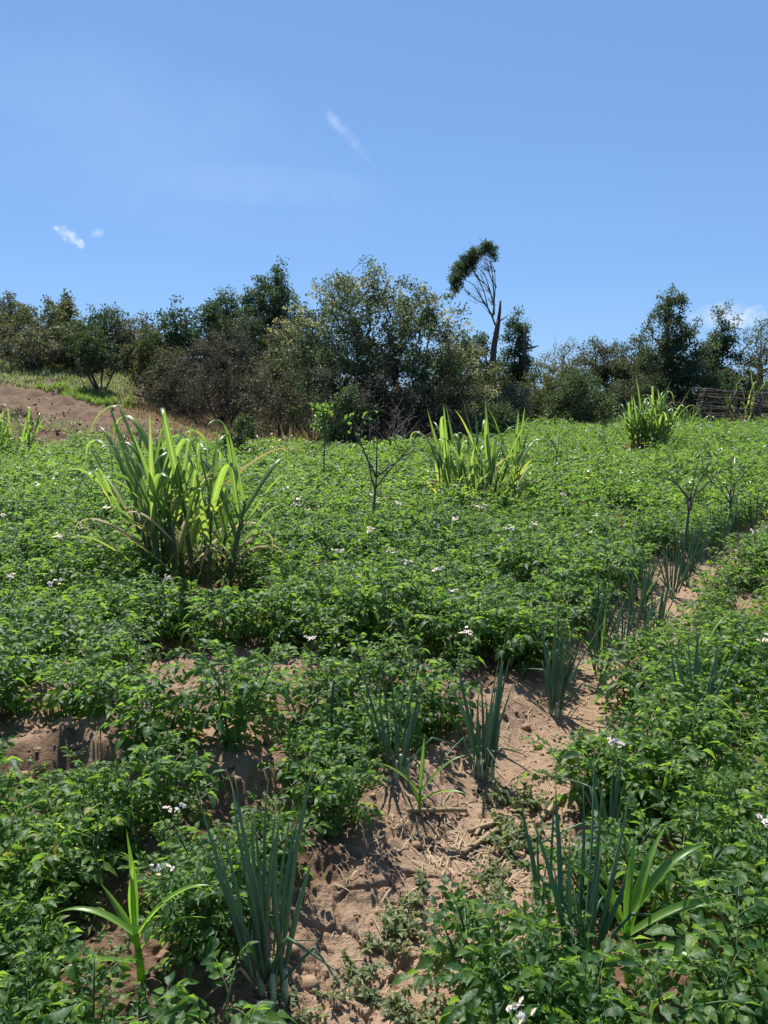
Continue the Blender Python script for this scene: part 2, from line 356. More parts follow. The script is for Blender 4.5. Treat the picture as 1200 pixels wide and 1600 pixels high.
def ground_mat():
    m, nt = new_mat('soil')
    out = N(nt, 'ShaderNodeOutputMaterial'); p = N(nt, 'ShaderNodeBsdfPrincipled', inp={'Roughness': 0.95, 'Specular IOR Level': 0.12})
    geo = N(nt, 'ShaderNodeNewGeometry')
    at_ = lambda nm: N(nt, 'ShaderNodeAttribute', attribute_name=nm).outputs['Fac']
    def noise(s, d=5.0, r=0.6):
        n = N(nt, 'ShaderNodeTexNoise', inp={'Scale': s, 'Detail': d, 'Roughness': r}); L(nt, geo.outputs['Position'], n.inputs['Vector']); return n.outputs[0]
    def mixc(f, a, b, blend='MIX'):
        n = N(nt, 'ShaderNodeMix', data_type='RGBA', blend_type=blend)
        for i, q in ((0, f), (6, a), (7, b)):
            if isinstance(q, tuple): n.inputs[i].default_value = (*q, 1)
            elif isinstance(q, float): n.inputs[i].default_value = q
            else: L(nt, q, n.inputs[i])
        return n.outputs[2]
    def rng_(v, a, b, c=0.0, d=1.0):
        n = N(nt, 'ShaderNodeMapRange', inp={1: a, 2: b, 3: c, 4: d}); L(nt, v, n.inputs[0]); return n.outputs[0]
    n1 = noise(3.0); n2 = noise(26.0, 6.0, 0.7); n3 = noise(140.0, 3.0)
    damp = mixc(rng_(n2, 0.3, 0.7), (0.095, 0.058, 0.036), (0.195, 0.126, 0.080))
    dry = mixc(rng_(n2, 0.3, 0.72), (0.27, 0.178, 0.116), (0.40, 0.282, 0.194))
    red = mixc(rng_(n2, 0.3, 0.7), (0.085, 0.046, 0.030), (0.165, 0.098, 0.064))
    red = mixc(rng_(noise(4.5, 6.0, 0.7), 0.42, 0.62, 0.0, 0.75), red, (0.21, 0.15, 0.10))
    dry = mixc(rng_(noise(5.5, 6.0, 0.65), 0.48, 0.66, 0.0, 0.55), dry, (0.19, 0.122, 0.078))
    base = mixc(at_('dry'), damp, dry)
    base = mixc(at_('red'), base, red)
    turf = mixc(rng_(noise(5.0), 0.35, 0.65), (0.085, 0.080, 0.035), (0.20, 0.145, 0.085))
    base = mixc(at_('turf'), base, turf)
    base = mixc(rng_(n3, 0.25, 0.75, 0.0, 0.35), base, (0.13, 0.085, 0.055))
    L(nt, base, p.inputs['Base Color'])
    hgt = N(nt, 'ShaderNodeMath', operation='MULTIPLY_ADD', inp={1: 0.4}); L(nt, n3, hgt.inputs[0]); L(nt, n2, hgt.inputs[2])
    b = N(nt, 'ShaderNodeBump', inp={'Strength': 0.75, 'Distance': 0.025}); L(nt, hgt.outputs[0], b.inputs['Height']); L(nt, b.outputs[0], p.inputs['Normal'])
    L(nt, p.outputs[0], out.inputs[0])
    return m
M['soil'] = ground_mat()

# ------------------------------------------------------------------ the ground
def build_ground():
    def axis(segs):
        a = []
        for lo, hi, st in segs: a.append(np.arange(lo, hi - 1e-9, st))
        a.append([segs[-1][1]]); return np.concatenate(a)
    gx = lambda lo, hi, n: lo + (hi - lo) * (np.linspace(0, 1, n, endpoint=False) ** 2.2)
    right = np.concatenate([np.arange(2.2, 15, .17), 15 + 25 * np.linspace(0, 1, 22, endpoint=False)]); rr = np.concatenate([right, np.geomspace(40, 700, 16)])
    xs = np.concatenate([-rr[::-1], np.arange(-2.18, -0.5, 0.02), np.arange(-0.5, -0.3, 0.012), np.arange(-0.3, 0.42, 0.0048), np.arange(0.42, .8, .012), np.arange(0.80, 2.2, 0.022)])
    xs = np.concatenate([xs, rr[rr > xs[-1] + 0.01]])
    ys = np.concatenate([np.linspace(-40, 0.5, 14, endpoint=False), np.linspace(0.5, 1.35, 20, endpoint=False), np.arange(1.35, 1.5, 0.012), np.arange(1.5, 2.55, 0.0052), np.arange(2.55, 4.6, 0.02),
                         4.6 + (32 - 4.6) * (np.linspace(0, 1, 160, endpoint=False) ** 1.5), np.linspace(32, 60, 20, endpoint=False), np.geomspace(60, 900, 18)])
    X, Y = np.meshgrid(xs, ys)
    Z = zground(X, Y, True)
    d = pl_dist(X, Y, FURROW); wob = fbm(X * 2.1, Y * 2.1, 5) * 0.16
    dryf = sstep(0.52, 0.2, d + wob + 0.5 * fbm(X * 5, Y * 5, 77, 3)) * sstep(12, 7, Y)
    # shrinkage cracks in the furrow's dried silt
    m = (X > -0.7) & (X < 1.0) & (Y > 1.2) & (Y < 3.2)
    xx, yy = X[m], Y[m]
    xx = xx + 0.09 * fbm(xx * 7, yy * 7, 61, 3); yy = yy + 0.09 * fbm(xx * 7 + 9, yy * 7, 62, 3)
    def cracks(s, seed):
        u, v = xx / s, yy / s; iu, iv = np.floor(u), np.floor(v)
        f1 = np.full(u.shape, 9.0); f2 = np.full(u.shape, 9.0)
        for a in (-1, 0, 1):
            for b in (-1, 0, 1):
                cx = iu + a + 0.1 + 0.8 * _h(iu + a, iv + b, seed); cy = iv + b + 0.1 + 0.8 * _h(iu + a, iv + b, seed + 5)
                dd = np.hypot(u - cx, v - cy)
                f2 = np.where(dd < f1, f1, np.minimum(f2, dd)); f1 = np.minimum(f1, dd)
        return (f2 - f1) * s
    c1 = cracks(0.19, 3); c2 = cracks(0.075, 11)
    wid = 0.012 * (0.55 + 0.9 * vnoise(xx * 6, yy * 6, 91))
    dep = 0.030 * sstep(wid, wid * 0.2, c1) + 0.012 * sstep(0.008, 0.002, c2) * sstep(0.45, 0.6, vnoise(xx * 4, yy * 4, 93))
    mask = sstep(0.40, 0.28, d[m] + wob[m]) * sstep(0.22, 0.36, vnoise(xx * 2.6, yy * 2.6, 95) + 0.12)
    Z[m] -= dep * mask
    ny, nx = X.shape
    V = np.stack([X, Y, Z], -1).reshape(-1, 3)
    i = np.arange(ny - 1)[:, None] * nx + np.arange(nx - 1)[None, :]
    T = np.concatenate([np.stack([i, i + 1, i + nx + 1], -1).reshape(-1, 3), np.stack([i, i + nx + 1, i + nx], -1).reshape(-1, 3)])
    me = mesh_tri('ground', [(V, T, 0)], [M['soil']])
    soil2 = sstep(0.46, 0.56, vnoise(X * 1.9, Y * 1.9, 33) + 0.5 * fbm(X * 6, Y * 6, 34)) * 0.75 * sstep(8, 5, Y)
    dry = np.maximum(dryf, soil2)
    red = sstep(10, 13, Y) * sstep(0.5, -2.0, X) * sstep(28.0, 25.0, Y + 3 * fbm(X * .4, Y * .4, 8))
    turf = sstep(17, 20, Y) * (1 - red) * 0.9 + sstep(20, 26, Y) * 0.4
    for nm, a in (('dry', dry), ('red', red * 0.95), ('turf', np.clip(turf, 0, 1))):
        at_ = me.attributes.new(nm, 'FLOAT', 'POINT'); at_.data.foreach_set('value', np.clip(a, 0, 1).astype(np.float32).ravel())
    o = obj('ground', me); tag(o, kind='structure')
build_ground()

# ------------------------------------------------------------------ potato plants
def leaflet(L_, W_, lod, r):
    """leaf blade along +x from origin, z up, folded on the midrib and drooping at the tip"""
    cv = r.uniform(.15, .75); dz = lambda x: -cv * L_ * (x / L_) ** 2
    up = W_ * r.uniform(0.10, 0.38)
    if lod == 0:
        W_ *= 1.15; V = [(0, 0, 0), (0.45 * L_, W_ / 2, up + dz(.45 * L_)), (L_, 0, dz(L_)), (0.45 * L_, -W_ / 2, up + dz(.45 * L_))]
        return np.array(V), np.array([(0, 1, 2), (0, 2, 3)])
    rows = ((0.28, 0.92), (0.62, 0.80)) if lod == 1 else ((0.14, 0.66), (0.38, 1.0), (0.70, 0.60))
    V = [(0, 0, 0)]
    for t, w in rows:
        x = t * L_; e = r.normal(0, 0.10 * W_)
        V += [(x, W_ / 2 * w, up * w + dz(x) + e), (x, 0, dz(x)), (x, -W_ / 2 * w, up * w + dz(x) - e)]
    V.append((L_, 0, dz(L_)))
    T = [(0, 2, 1), (0, 3, 2)]
    for k in range(len(rows) - 1):
        a = 1 + 3 * k
        for c in (0, 1): T += [(a + c, a + c + 1, a + c + 4), (a + c, a + c + 4, a + c + 3)]
    a = 1 + 3 * (len(rows) - 1); e = len(V) - 1
    T += [(a, a + 1, e), (a + 1, a + 2, e)]
    return np.array(V, float), np.array(T)
def compound_leaf(seed, lod):
    r = np.random.default_rng(seed)
    Lr = r.uniform(0.095, 0.140)
    P = bend_curve((0, 0, 0), (1, r.normal(0, .1), 0.25), Lr, 6, droop=r.uniform(.25, .6), r=r)
    geos = []
    if lod: 
        V, T = tube(P[::2] if lod == 1 else P, np.linspace(0.0022, 0.0012, 4 if lod == 1 else 7), 3, cap=False); geos.append((V, T, 1))
    D = np.gradient(P, axis=0)
    spots = [(0.24, .50), (0.44, .74), (0.64, .92), (0.84, 1.0)] if lod == 2 else [(0.34, .66), (0.60, .9), (0.82, 1.0)]
    if lod == 0: spots = [(0.38, 1.0), (0.75, 1.25)]
    for t, s in spots:
        k = t * 6; i = int(k); p = P[i] + (P[min(i + 1, 6)] - P[i]) * (k - i)
        for sd in (-1, 1):
            lv, lt = leaflet(0.044 * s * r.uniform(.8, 1.2), 0.025 * s * r.uniform(.85, 1.15), lod, r)
            dirv = unit(D[i]) * 0.55 + np.array([0, sd, 0]) * 0.9 + np.array([0, 0, r.normal(0.02, .16)])
            B = basis(dirv, r.normal(0, .35)); geos.append((lv @ B.T + p + np.array([0, sd * .006, 0]), lt, 0))
    lv, lt = leaflet(0.052 * r.uniform(.85, 1.15), 0.032 * r.uniform(.85, 1.1), lod, r)
    geos.append((lv @ basis(D[-1], r.normal(0, .25)).T + P[-1], lt, 0))
    return geos
LEAF = {lod: [compound_leaf(100 + k, lod) for k in range(10)] for lod in (0, 1, 2)}
LEAF_MESH = [mesh_tri('potato_leaf', g, [M['potato'], M['stem']]) for g in LEAF[2]]
def join_geo(gs):
    """list of (V,T,m) -> single (V,T,marray)"""
    Vs, Ts, Ms, off = [], [], [], 0
    for V, T, m in gs:
        Vs.append(V); Ts.append(np.asarray(T) + off); Ms.append(np.full(len(T), m) if np.isscalar(m) else m); off += len(V)
    return np.concatenate(Vs), np.concatenate(Ts), np.concatenate(Ms).astype(np.int32)
LEAF_J = {lod: [join_geo(g) for g in LEAF[lod]] for lod in LEAF}
def flower_geo(p, seed, n=10, spread=0.024, simple=False):
    r = np.random.default_rng(seed); gs = []
    for _ in range(n):
        c = np.asarray(p) + r.normal(0, spread, 3) * (1, 1, .45)
        nrm = unit(r.normal(0, .55, 3) + np.array([0, -0.25, 0.8])); B = basis(nrm, r.uniform(0, 6))
        R = r.uniform(0.010, 0.0145)
        a = np.arange(10) * math.pi / 5; rad = np.where(np.arange(10) % 2 == 0, R, R * 0.62)
        ring = np.stack([np.where(np.arange(10) % 2 == 0, 0.002, 0.005), rad * np.cos(a), rad * np.sin(a)], 1)
        V = np.concatenate([[(0, 0, 0)], ring]) @ B.T + c
        k = np.arange(10); T = np.stack([np.zeros(10, int), 1 + k, 1 + (k + 1) % 10], 1)
        gs.append((V, T, 0))
        if not simple:
            a = np.arange(4) * math.pi / 2
            V = np.concatenate([[(0.010, 0, 0)], np.stack([np.full(4, .001), .0035 * np.cos(a), .0035 * np.sin(a)], 1)]) @ B.T + c
            k = np.arange(4); gs.append((V, np.stack([np.zeros(4, int), 1 + k, 1 + (k + 1) % 4], 1), 1))
            V, T = tube([np.asarray(p) - (0, 0, .03), c - nrm * .004], (.0012, .001), 3, False); gs.append((V, T, 2))
    return gs
def potato_blueprint(seed, n_stem=None, h=None, nl=None):
    r = np.random.default_rng(seed)
    n = n_stem or int(r.integers(5, 8)); h = h or r.uniform(0.30, 0.44)
    stems = []; a0 = r.uniform(0, 6.28)
    for k in range(n):
        a = a0 + 6.283 * k / n + r.normal(0, .3); lean = r.uniform(0.15, 0.62)
        d = (math.cos(a) * lean, math.sin(a) * lean, 1)
        Ls = h * r.uniform(.85, 1.15) * math.sqrt(1 + lean * lean * .6)
        P = bend_curve((math.cos(a) * .02, math.sin(a) * .02, -0.02), d, Ls, 7, droop=-0.10, wob=0.05, r=r)
        m = nl or int(r.integers(11, 15)); leaves = []; ph = r.uniform(0, 6.28)
        for q in range(m):
            t = 0.16 + 0.84 * q / (m - 1); kk = t * 7; i = min(int(kk), 6); p = P[i] + (P[i + 1] - P[i]) * (kk - i)
            az = ph + q * 2.4 + r.normal(0, .25)
            el = math.radians(-4 + 52 * t ** 2 + r.normal(0, 11))
            s = (0.78 + 0.46 * math.sin(math.pi * min(1, t * .95)) - 0.36 * max(0, t - .75) / .25) * r.uniform(.85, 1.15)
            leaves.append((p, basis((math.cos(el) * math.cos(az), math.cos(el) * math.sin(az), math.sin(el)), r.normal(0, .3)), s, int(r.integers(0, 10))))
        stems.append((P, leaves))
    return stems, h
def bake(stems, lod):
    fo, st = [], []
    for P, lv in stems:
        if lod: st.append((*tube(P if lod == 2 else P[::2], np.linspace(.006, .0028, len(P if lod == 2 else P[::2])), 4 if lod == 2 else 3, False), 0))
        for p, B, s, v in lv:
            V, T, m = LEAF_J[lod][v]
            fo.append(((V * s) @ B.T + p, T, m))
    return fo, st

def in_poly(x, y, poly):
    c = False; n = len(poly)
    for i in range(n):
        x0, y0 = poly[i]; x1, y1 = poly[(i + 1) % n]
        if (y0 > y) != (y1 > y) and x < (x1 - x0) * (y - y0) / (y1 - y0) + x0: c = not c
    return c
# bare earth, as polygons on the ground (x right, y away from the viewer, metres)
def gp(*pts): return [hit(*p) for p in pts]
BARE = [gp((390, 2000), (425, 1500), (455, 1400), (500, 1320), (580, 1270), (690, 1250), (760, 1180), (810, 1110), (890, 1040), (975, 975), (1030, 970), (985, 1050), (975, 1110),
           (945, 1180), (885, 1255), (865, 1340), (820, 1410), (775, 1500), (735, 1600), (730, 2000)),
        gp((-80, 1140), (120, 1150), (200, 1195), (330, 1165), (350, 1225), (310, 1268), (220, 1262), (120, 1270), (-80, 1275)),
        gp((100, 1440), (190, 1425), (205, 1500), (190, 1570), (120, 1550)),
        gp((200, 1600), (430, 1575), (450, 1700), (190, 1700)),
        gp((560, 1120), (620, 1110), (640, 1160), (560, 1165)),
        gp((270, 1070), (340, 1065), (350, 1120), (280, 1130)),
        gp((490, 1060), (560, 1050), (570, 1110), (500, 1120)),
        gp((960, 1560), (1120, 1560), (1200, 1640), (980, 1640)),
        gp((1040, 905), (1080, 890), (1180, 835), (1260, 800), (1260, 830), (1190, 862), (1090, 940), (1030, 985))]
EDGE = [hit(p[0], p[1], 0.36) for p in ((-260, 680), (0, 676), (200, 684), (420, 690), (560, 690), (720, 690), (765, 664), (1000, 655), (1200, 656), (1500, 660))]
def field_far(x, y):
    ex = np.array([e[0] / e[1] for e in EDGE]); ey = np.array([e[1] for e in EDGE])
    return float(np.interp(x / max(y, .5), ex, ey))
# things that stand in the field and keep a little room round them
NAPIER_SPOTS = {'big': hit(290, 895, .17), 'shoot': hit(188, 812, .2), 'mid': hit(748, 783, .14), 'far': hit(1012, 702, .2)}
ONION_SPOTS = [  # pixel of the foot, height, leaves, label
    (418, 1548, 0.60, 30, 'tall dark green onion clump beside the pale maize seedling, outer leaves bent over'),
    (620, 1215, 0.46, 18, 'short onion clump half hidden in potato leaves above the small yellow-green maize seedling'),
    (755, 1212, 0.54, 30, 'onion clump with drooping outer leaves on the bank of the bare furrow'),
    (868, 1118, 0.52, 30, 'upright onion clump at the furrow bend beside the pale bare soil'),
    (905, 1545, 0.52, 20, 'stiff onion clump rising from potato leaves in the right front corner by the broad-leaved maize'),
    (850, 1480, 0.50, 6, 'few lone upright onion leaves between the weeds and the stiff onion clump'),
    (955, 1335, 0.46, 12, 'small onion clump behind the potato with the white flower head'),
    (1085, 1165, 0.52, 24, 'loose onion clump among potato plants on the far side of the furrow'),
    (1020, 985, 0.50, 26, 'onion clump by the narrow end of the furrow next to a yellow-green maize shoot'),
    (940, 1068, 0.42, 16, 'onion clump beside the upright maize seedling at the head of the furrow'),
    (978, 1040, 0.48, 22, 'onion clump on the furrow edge above the upright maize seedling'),
    (170, 760, 0.36, 14, 'faint blue-green onion clump beyond the leaning grass shoot'),
    (902, 745, 0.38, 14, 'blue-green onion clump far out between the two thin saplings')]
ONION_XY = [hit(a, b, .12 if b < 1000 else 0) for a, b, *_ in ONION_SPOTS]
_yy = [4.9, 5.35, 5.75, 6.2, 6.6, 7.0, 7.45, 7.9, 8.4, 8.9]
for k, y in enumerate(_yy):
    ONION_XY.append((float(np.interp(y, [p[1] for p in FURROW], [p[0] for p in FURROW])) - .20 + .05 * math.sin(k * 2.3), y))
    ONION_SPOTS.append((300 + k, 77 * k, .52, 20, ('first second third fourth fifth sixth seventh eighth ninth tenth'.split()[k]) + ' onion clump up the far furrow towards the right edge'))
MAIZE_XY = [hit(*p) for p in ((222, 1535), (655, 1275), (985, 1530), (938, 1068), (1000, 968))]
def keep_out(x, y):
    for k, rad in (('big', .34), ('mid', .36), ('far', .34), ('shoot', .08)):
        if math.hypot(x - NAPIER_SPOTS[k][0], (y - NAPIER_SPOTS[k][1]) * (.62 if y < NAPIER_SPOTS[k][1] else 1)) < rad: return True
    for k, (ox, oy) in enumerate(ONION_XY):
        if math.hypot(x - ox, (y - oy) * (.6 if y < oy else 1)) < (0.18 if k in (2, 3) else .13): return True
    for k, (ox, oy) in enumerate(MAIZE_XY):
        if math.hypot(x - ox, (y - oy) * (.6 if y < oy else 1)) < (.08 if k == 0 else .15): return True
    return False
def potato_positions():
    r = np.random.default_rng(21); pts = []
    u = np.array([0.62, 0.785]); v = np.array([0.785, -0.62])        # along the rows, across them
    def fill(du, dv, lo, hi, gap):
        for i in range(-100, 100):
            for j in range(-20, 150):
                p = u * (j * du) + v * (i * dv) + r.normal(0, .16 * du, 2)
                x, y = float(p[0]), float(p[1])
                if y < lo or y >= hi: continue
                if abs(x) > 0.5 * y * 1.02 + 1.5: continue
                if y > field_far(x, y) + r.normal(0, .25): continue
                if any(in_poly(x, y, b) for b in BARE) or keep_out(x, y): continue
                if 4.4 < y < 9.5 and float(pl_dist(np.array([x]), np.array([y]), FURROW)[0]) < .21: continue
                if vnoise(x * 1.9, y * 1.9, 55) < gap and y < 12: continue
                pts.append((x, y))
    fill(.27, .29, 1.25, 3.0, .18)
    fill(.30, .34, 3.0, 5.2, .27)
    fill(.34, .38, 5.2, 32, .19)
    clear = gp((110, 1450), (215, 1425), (300, 1545), (400, 1520), (440, 1640), (140, 1640))
    extra = [hit(*p) for p in ((315, 1500), (345, 1440), (40, 1530), (110, 1390), (280, 1400), (30, 1430), (60, 1610))]
    pts = [p for p in pts if not in_poly(p[0], p[1], clear) and all(math.hypot(p[0] - e[0], p[1] - e[1]) > .15 for e in extra)]
    return pts + extra
POT = potato_positions()
POT.sort(key=lambda p: p[1] + 0.15 * abs(p[0]) + (6 if abs(p[0]) > 0.5 * p[1] + 0.35 else 0))
print('potato plants', len(POT))

def near_where(x, y):
    """find a landmark phrase for a plant's label"""
    best = []
    for (ox, oy), (_a, _b, _h2, _n, lab) in zip(ONION_XY, ONION_SPOTS): pass
    return None
N_DETAIL, N_OBJ = 32, 300
bp_near = [potato_blueprint(500 + k) for k in range(14)]
def stem_mesh(P): return mesh_tri('potato_stem', [(*tube(P, np.linspace(.0065, .003, len(P)), 5), 0)], [M['stem']])
BP_STEM = [[stem_mesh(P) for P, _ in bp[0]] for bp in bp_near]
BP_MESH = []
for bp, h in bp_near:
    fo, st = bake(bp, 1)
    BP_MESH.append((mesh_tri('potato_foliage', fo, [M['potato'], M['stem']]), mesh_tri('potato_stems', st, [M['stem']])))
def top_of(bp, k=0):
    P = sorted((s[0][-1] for s in bp), key=lambda p: -p[2])[k]; return P
FLOWER_MESH = []
for k in range(14):
    bp, h = bp_near[k]; P = top_of(bp); tip = P + np.array([0, 0, .085])
    g = flower_geo(tip, 900 + k, n=8, spread=.021); g.append((*tube([P - (0, 0, .01), P + (0.004, 0, .04), tip - (0, 0, .03)], (.0018, .0016, .0013), 4, False), 2))
    FLOWER_MESH.append(mesh_tri('flower_cluster', g, [M['petal'], M['pollen'], M['stem']]))
FLOWER_AT = [hit(a, b + 150) for a, b in ((275, 1350), (370, 1370))] + [hit(a, b + 110) for a, b in ((950, 1195), (1172, 1268), (1170, 1062), (825, 1550))]
rowi = np.random.default_rng(77)
LABEL_BAND = [(2.3, 'potato plant at the front edge'),
              (3.0, 'bushy potato plant in the front rows'),
              (4.5, 'potato plant behind the bare soil bank'),
              (6.5, 'potato plant below the tall grass clump'),
              (99, 'potato plant level with the tall grass clump')]
def potato_label(x, y, flower, idx):
    side = 'left of' if x < float(np.interp(y, [p[1] for p in FURROW], [p[0] for p in FURROW])) else 'right of'
    fl = ' with white-lilac flower heads' if flower else ''
    for lim, t in LABEL_BAND:
        if y < lim: break
    return f"{t}{fl}, {side} the furrow", f"potato plants {side} the furrow, {('front edge', 'front rows', 'near part', 'middle', 'far part')[[l for l, _ in LABEL_BAND].index(lim)]}"
used_fl = set()
def potato_object(i, x, y):
    k = i % 14; bp, h = bp_near[k]
    s = float(rowi.uniform(.82, 1.12)) * (.80 if y < 3.0 else .9 if y < 4.2 else 1.0) * (.82 + .40 * float(vnoise(x * 1.25, y * 1.25, 71))); rz = float(rowi.uniform(0, 6.28))
    fd = float(pl_dist(np.array([x]), np.array([y]), FURROW)[0]); fx = float(np.interp(y, [p[1] for p in FURROW], [p[0] for p in FURROW]))
    if x > fx and 4.0 < y < 10 and fd < .9: s *= .76
    fl = False
    for q, (fx, fy) in enumerate(FLOWER_AT):
        if q not in used_fl and math.hypot(fx - x, fy - y) < 0.26: fl = True; used_fl.add(q); break
    if y > 3.3 and rowi.random() < 0.20: fl = True
    root = empty('potato_plant', on(x, y, .01), rz, s)
    lab, grp = potato_label(x, y, fl, i)
    tag(root, lab, 'potato plant', grp)
    if i < N_DETAIL:
        for (P, lv), sm in zip(bp, BP_STEM[k]):
            so = obj('stem', sm, root)
            for p, B, sc, v in lv: obj('leaf', LEAF_MESH[v], so, mat4(B, p, sc))
    else:
        obj('stem', BP_MESH[k][1], root)
        tag(obj('foliage', BP_MESH[k][0], root), kind='stuff')
    if fl: obj('flower_cluster', FLOWER_MESH[k], root)
    return root
ORD = 'first second third fourth fifth sixth seventh eighth ninth tenth eleventh twelfth thirteenth fourteenth fifteenth sixteenth seventeenth eighteenth nineteenth twentieth'.split()
ORD += ['twenty-' + o for o in ORD[:9]] + ['thirtieth'] + ['thirty-' + o for o in ORD[:9]]
NEAR_ROOTS = [(potato_object(i, x, y), x, y) for i, (x, y) in enumerate(POT[:N_OBJ])]
def front_labels():
    sets = {}
    for o, x, y in NEAR_ROOTS:
        if y < 4.5: sets.setdefault(o['group'], []).append((o, x, y))
    for g, lst in sets.items():
        fx = lambda y: float(np.interp(y, [p[1] for p in FURROW], [p[0] for p in FURROW]))
        lst.sort(key=lambda t: abs(t[1] - fx(t[2])))
        side = 'left' if 'left' in g else 'right'; band = g.split(', ')[1]
        for k, (o, x, y) in enumerate(lst[:39]):
            fl = ' with lilac flowers' if any(c.name.startswith('flower') for c in o.children) else ''
            o['label'] = f"{ORD[k]} potato plant out from the furrow, {side} side, {band}{fl}"
front_labels()
def potato_mass():
    r = np.random.default_rng(5)
    protos = []
    for k in range(12):
        bp, h = potato_blueprint(700 + k, n_stem=6, nl=8)
        fo, st = bake(bp, 0); g = join_geo(fo); g1 = join_geo(bake(bp, 1)[0])
        tip = top_of(bp) + (0, 0, .06)
        protos.append((g, g1, join_geo([(V, T, 2) for V, T, _m in flower_geo(tip, 950 + k, n=4, spread=.022, simple=True)])))
    geos = []
    for x, y in POT[N_OBJ:]:
        g, g1, fl = protos[int(r.integers(0, 12))]
        gg = g1 if y < 6.3 else g
        a = r.uniform(0, 6.28); s = r.uniform(.85, 1.15) * (.80 + .42 * float(vnoise(x * 1.25, y * 1.25, 71))); R = np.array([[math.cos(a), -math.sin(a), 0], [math.sin(a), math.cos(a), 0], [0, 0, 1]]) * s
        if x > float(np.interp(y, [p[1] for p in FURROW], [p[0] for p in FURROW])) and y < 10 and float(pl_dist(np.array([x]), np.array([y]), FURROW)[0]) < .9: R = R * .72
        off = np.array(on(x, y, .01))
        geos.append((gg[0] @ R.T + off, gg[1], gg[2]))
        if r.random() < 0.24: geos.append((fl[0] @ R.T + off, fl[1], fl[2]))
    o = obj('potato_crop', mesh_tri('potato_crop', geos, [M['potato'], M['stem'], M['petal']]))
    tag(o, 'distant potato crop with scattered white flowers filling the field up to the bushes', 'potato crop', kind='stuff')
potato_mass()

# ------------------------------------------------------------------ green onions
def onion_leaf_mesh(seed, mat, bent):
    r = np.random.default_rng(seed)
    n = 9
    P = bend_curve((0, 0, 0), (0.03, 0, 1), 1.0, n, droop=r.uniform(.0, .42) if not bent else 0.25, wob=0.035, r=r)
    if bent:                                   # a leaf that has folded over part way up
        k = int(r.integers(3, 6)); d = unit((1, r.normal(0, .2), r.uniform(-.25, .35)))
        for i in range(k, n): P[i + 1] = P[i] + d * np.linalg.norm(P[1] - P[0]); d = unit(d + np.array([0, 0, -.06]))
    R = 0.0165 * np.array([.55, .75, .92, 1, 1, .95, .82, .62, .36, .04])
    V, T = tube(P, R, 6); c = np.concatenate([np.repeat(P, 6, 0), P[-1:], P[:1]]); V = c + (V - c) * np.array([1, .72, 1])
    return mesh_tri('onion_leaf', [(V, T, 0)], [mat])
ONION_UP = [onion_leaf_mesh(40 + k, M['onion'], False) for k in range(12)]
ONION_BENT = [onion_leaf_mesh(60 + k, M['onion'], True) for k in range(5)]
ONION_DRY = [onion_leaf_mesh(80 + k, M['onion_dry'], True) for k in range(3)]
_P = np.array([(0, 0, -.03), (0, 0, .02), (0, 0, .09)])
ONION_SHAFT = mesh_tri('onion_shaft', [(*tube(_P, (.008, .009, .007), 7), 0)], [M['onion_base']])
def onion_clump(spot, xy):
    px, py, h, nlv, lab = spot; r = np.random.default_rng(px * 7 + py)
    root = empty('onion_clump', on(*xy, .01)); tag(root, lab, 'onion', 'spring onion clumps along the furrow')
    ns = max(2, nlv // 4)
    for k in range(ns):
        a = r.uniform(0, 6.28); q = r.uniform(0, .05)
        obj('shaft', ONION_SHAFT, root, mat4(np.eye(3), (math.cos(a) * q, math.sin(a) * q, 0)))
    for k in range(nlv):
        a = r.uniform(0, 6.28); q = r.uniform(0.0, .05); t = k / nlv
        kind = ONION_UP if t < .70 else (ONION_BENT if t < .88 else ONION_DRY)
        lean = abs(r.normal(0.08, .20)) if t < .70 else r.uniform(.25, .8)
        z = np.array([math.cos(a) * lean, math.sin(a) * lean, 1]); z = unit(z); x = unit(np.array([math.cos(a), math.sin(a), 0]) - z * (math.cos(a) * z[0] + math.sin(a) * z[1])); y = np.cross(z, x)
        Ls = h * r.uniform(.50, 1.10); w = r.uniform(.28, .46) * (1 + .15 * (h > .5))
        Ls = Ls * (.55 if kind is ONION_DRY else 1)
        B = np.stack([x * w, y * w, z * Ls], 1) if kind is ONION_UP else np.stack([x * Ls * .75, y * Ls * .55, z * Ls * (.66 if kind is ONION_BENT else .42)], 1)
        obj('leaf', kind[int(r.integers(0, len(kind)))], root, mat4(B, (math.cos(a) * q, math.sin(a) * q, .05)))
for s, xy in zip(ONION_SPOTS, ONION_XY): onion_clump(s, xy)

# ------------------------------------------------------------------ maize seedlings
def wid(n, w, base=.55, k=2.2):
    t = np.linspace(0, 1, n + 1); return w * (base + (1 - base) * np.sin(np.clip(t * 1.9, 0, 1) * math.pi / 2)) * (1 - t ** k) + .0008
def corn_seedling(px, py, h, specs, lab, mat='corn'):
    x, y = hit(px, py); r = np.random.default_rng(px + py)
    root = empty('maize_seedling', on(x, y, .01)); tag(root, lab, 'maize', 'maize seedlings in the field')
    hs = h * .42; P = bend_curve((0, 0, -.02), (r.normal(0, .04), r.normal(0, .04), 1), hs + .02, 5, wob=.02, r=r)
    obj('stalk', mesh_tri('maize_stalk', [(*tube(P, np.linspace(.011, .006, 6) * (h / .4), 7), 0)], [M[mat]]), root)
    for t, az, el, ln, dr, w in specs:
        p = P[min(5, int(t * 5))]; a = math.radians(az); e = math.radians(el)
        d = (math.cos(e) * math.sin(a), math.cos(e) * math.cos(a), math.sin(e))
        C = bend_curve(p, d, ln, 12, droop=dr, power=1.2, wob=.012, r=r)
        obj('leaf', midrib(mesh_tri('maize_leaf', [(*blade(C, wid(12, w * .80), fold=.30, twist=r.normal(0, .35)), 0)], [M[mat]])), root)
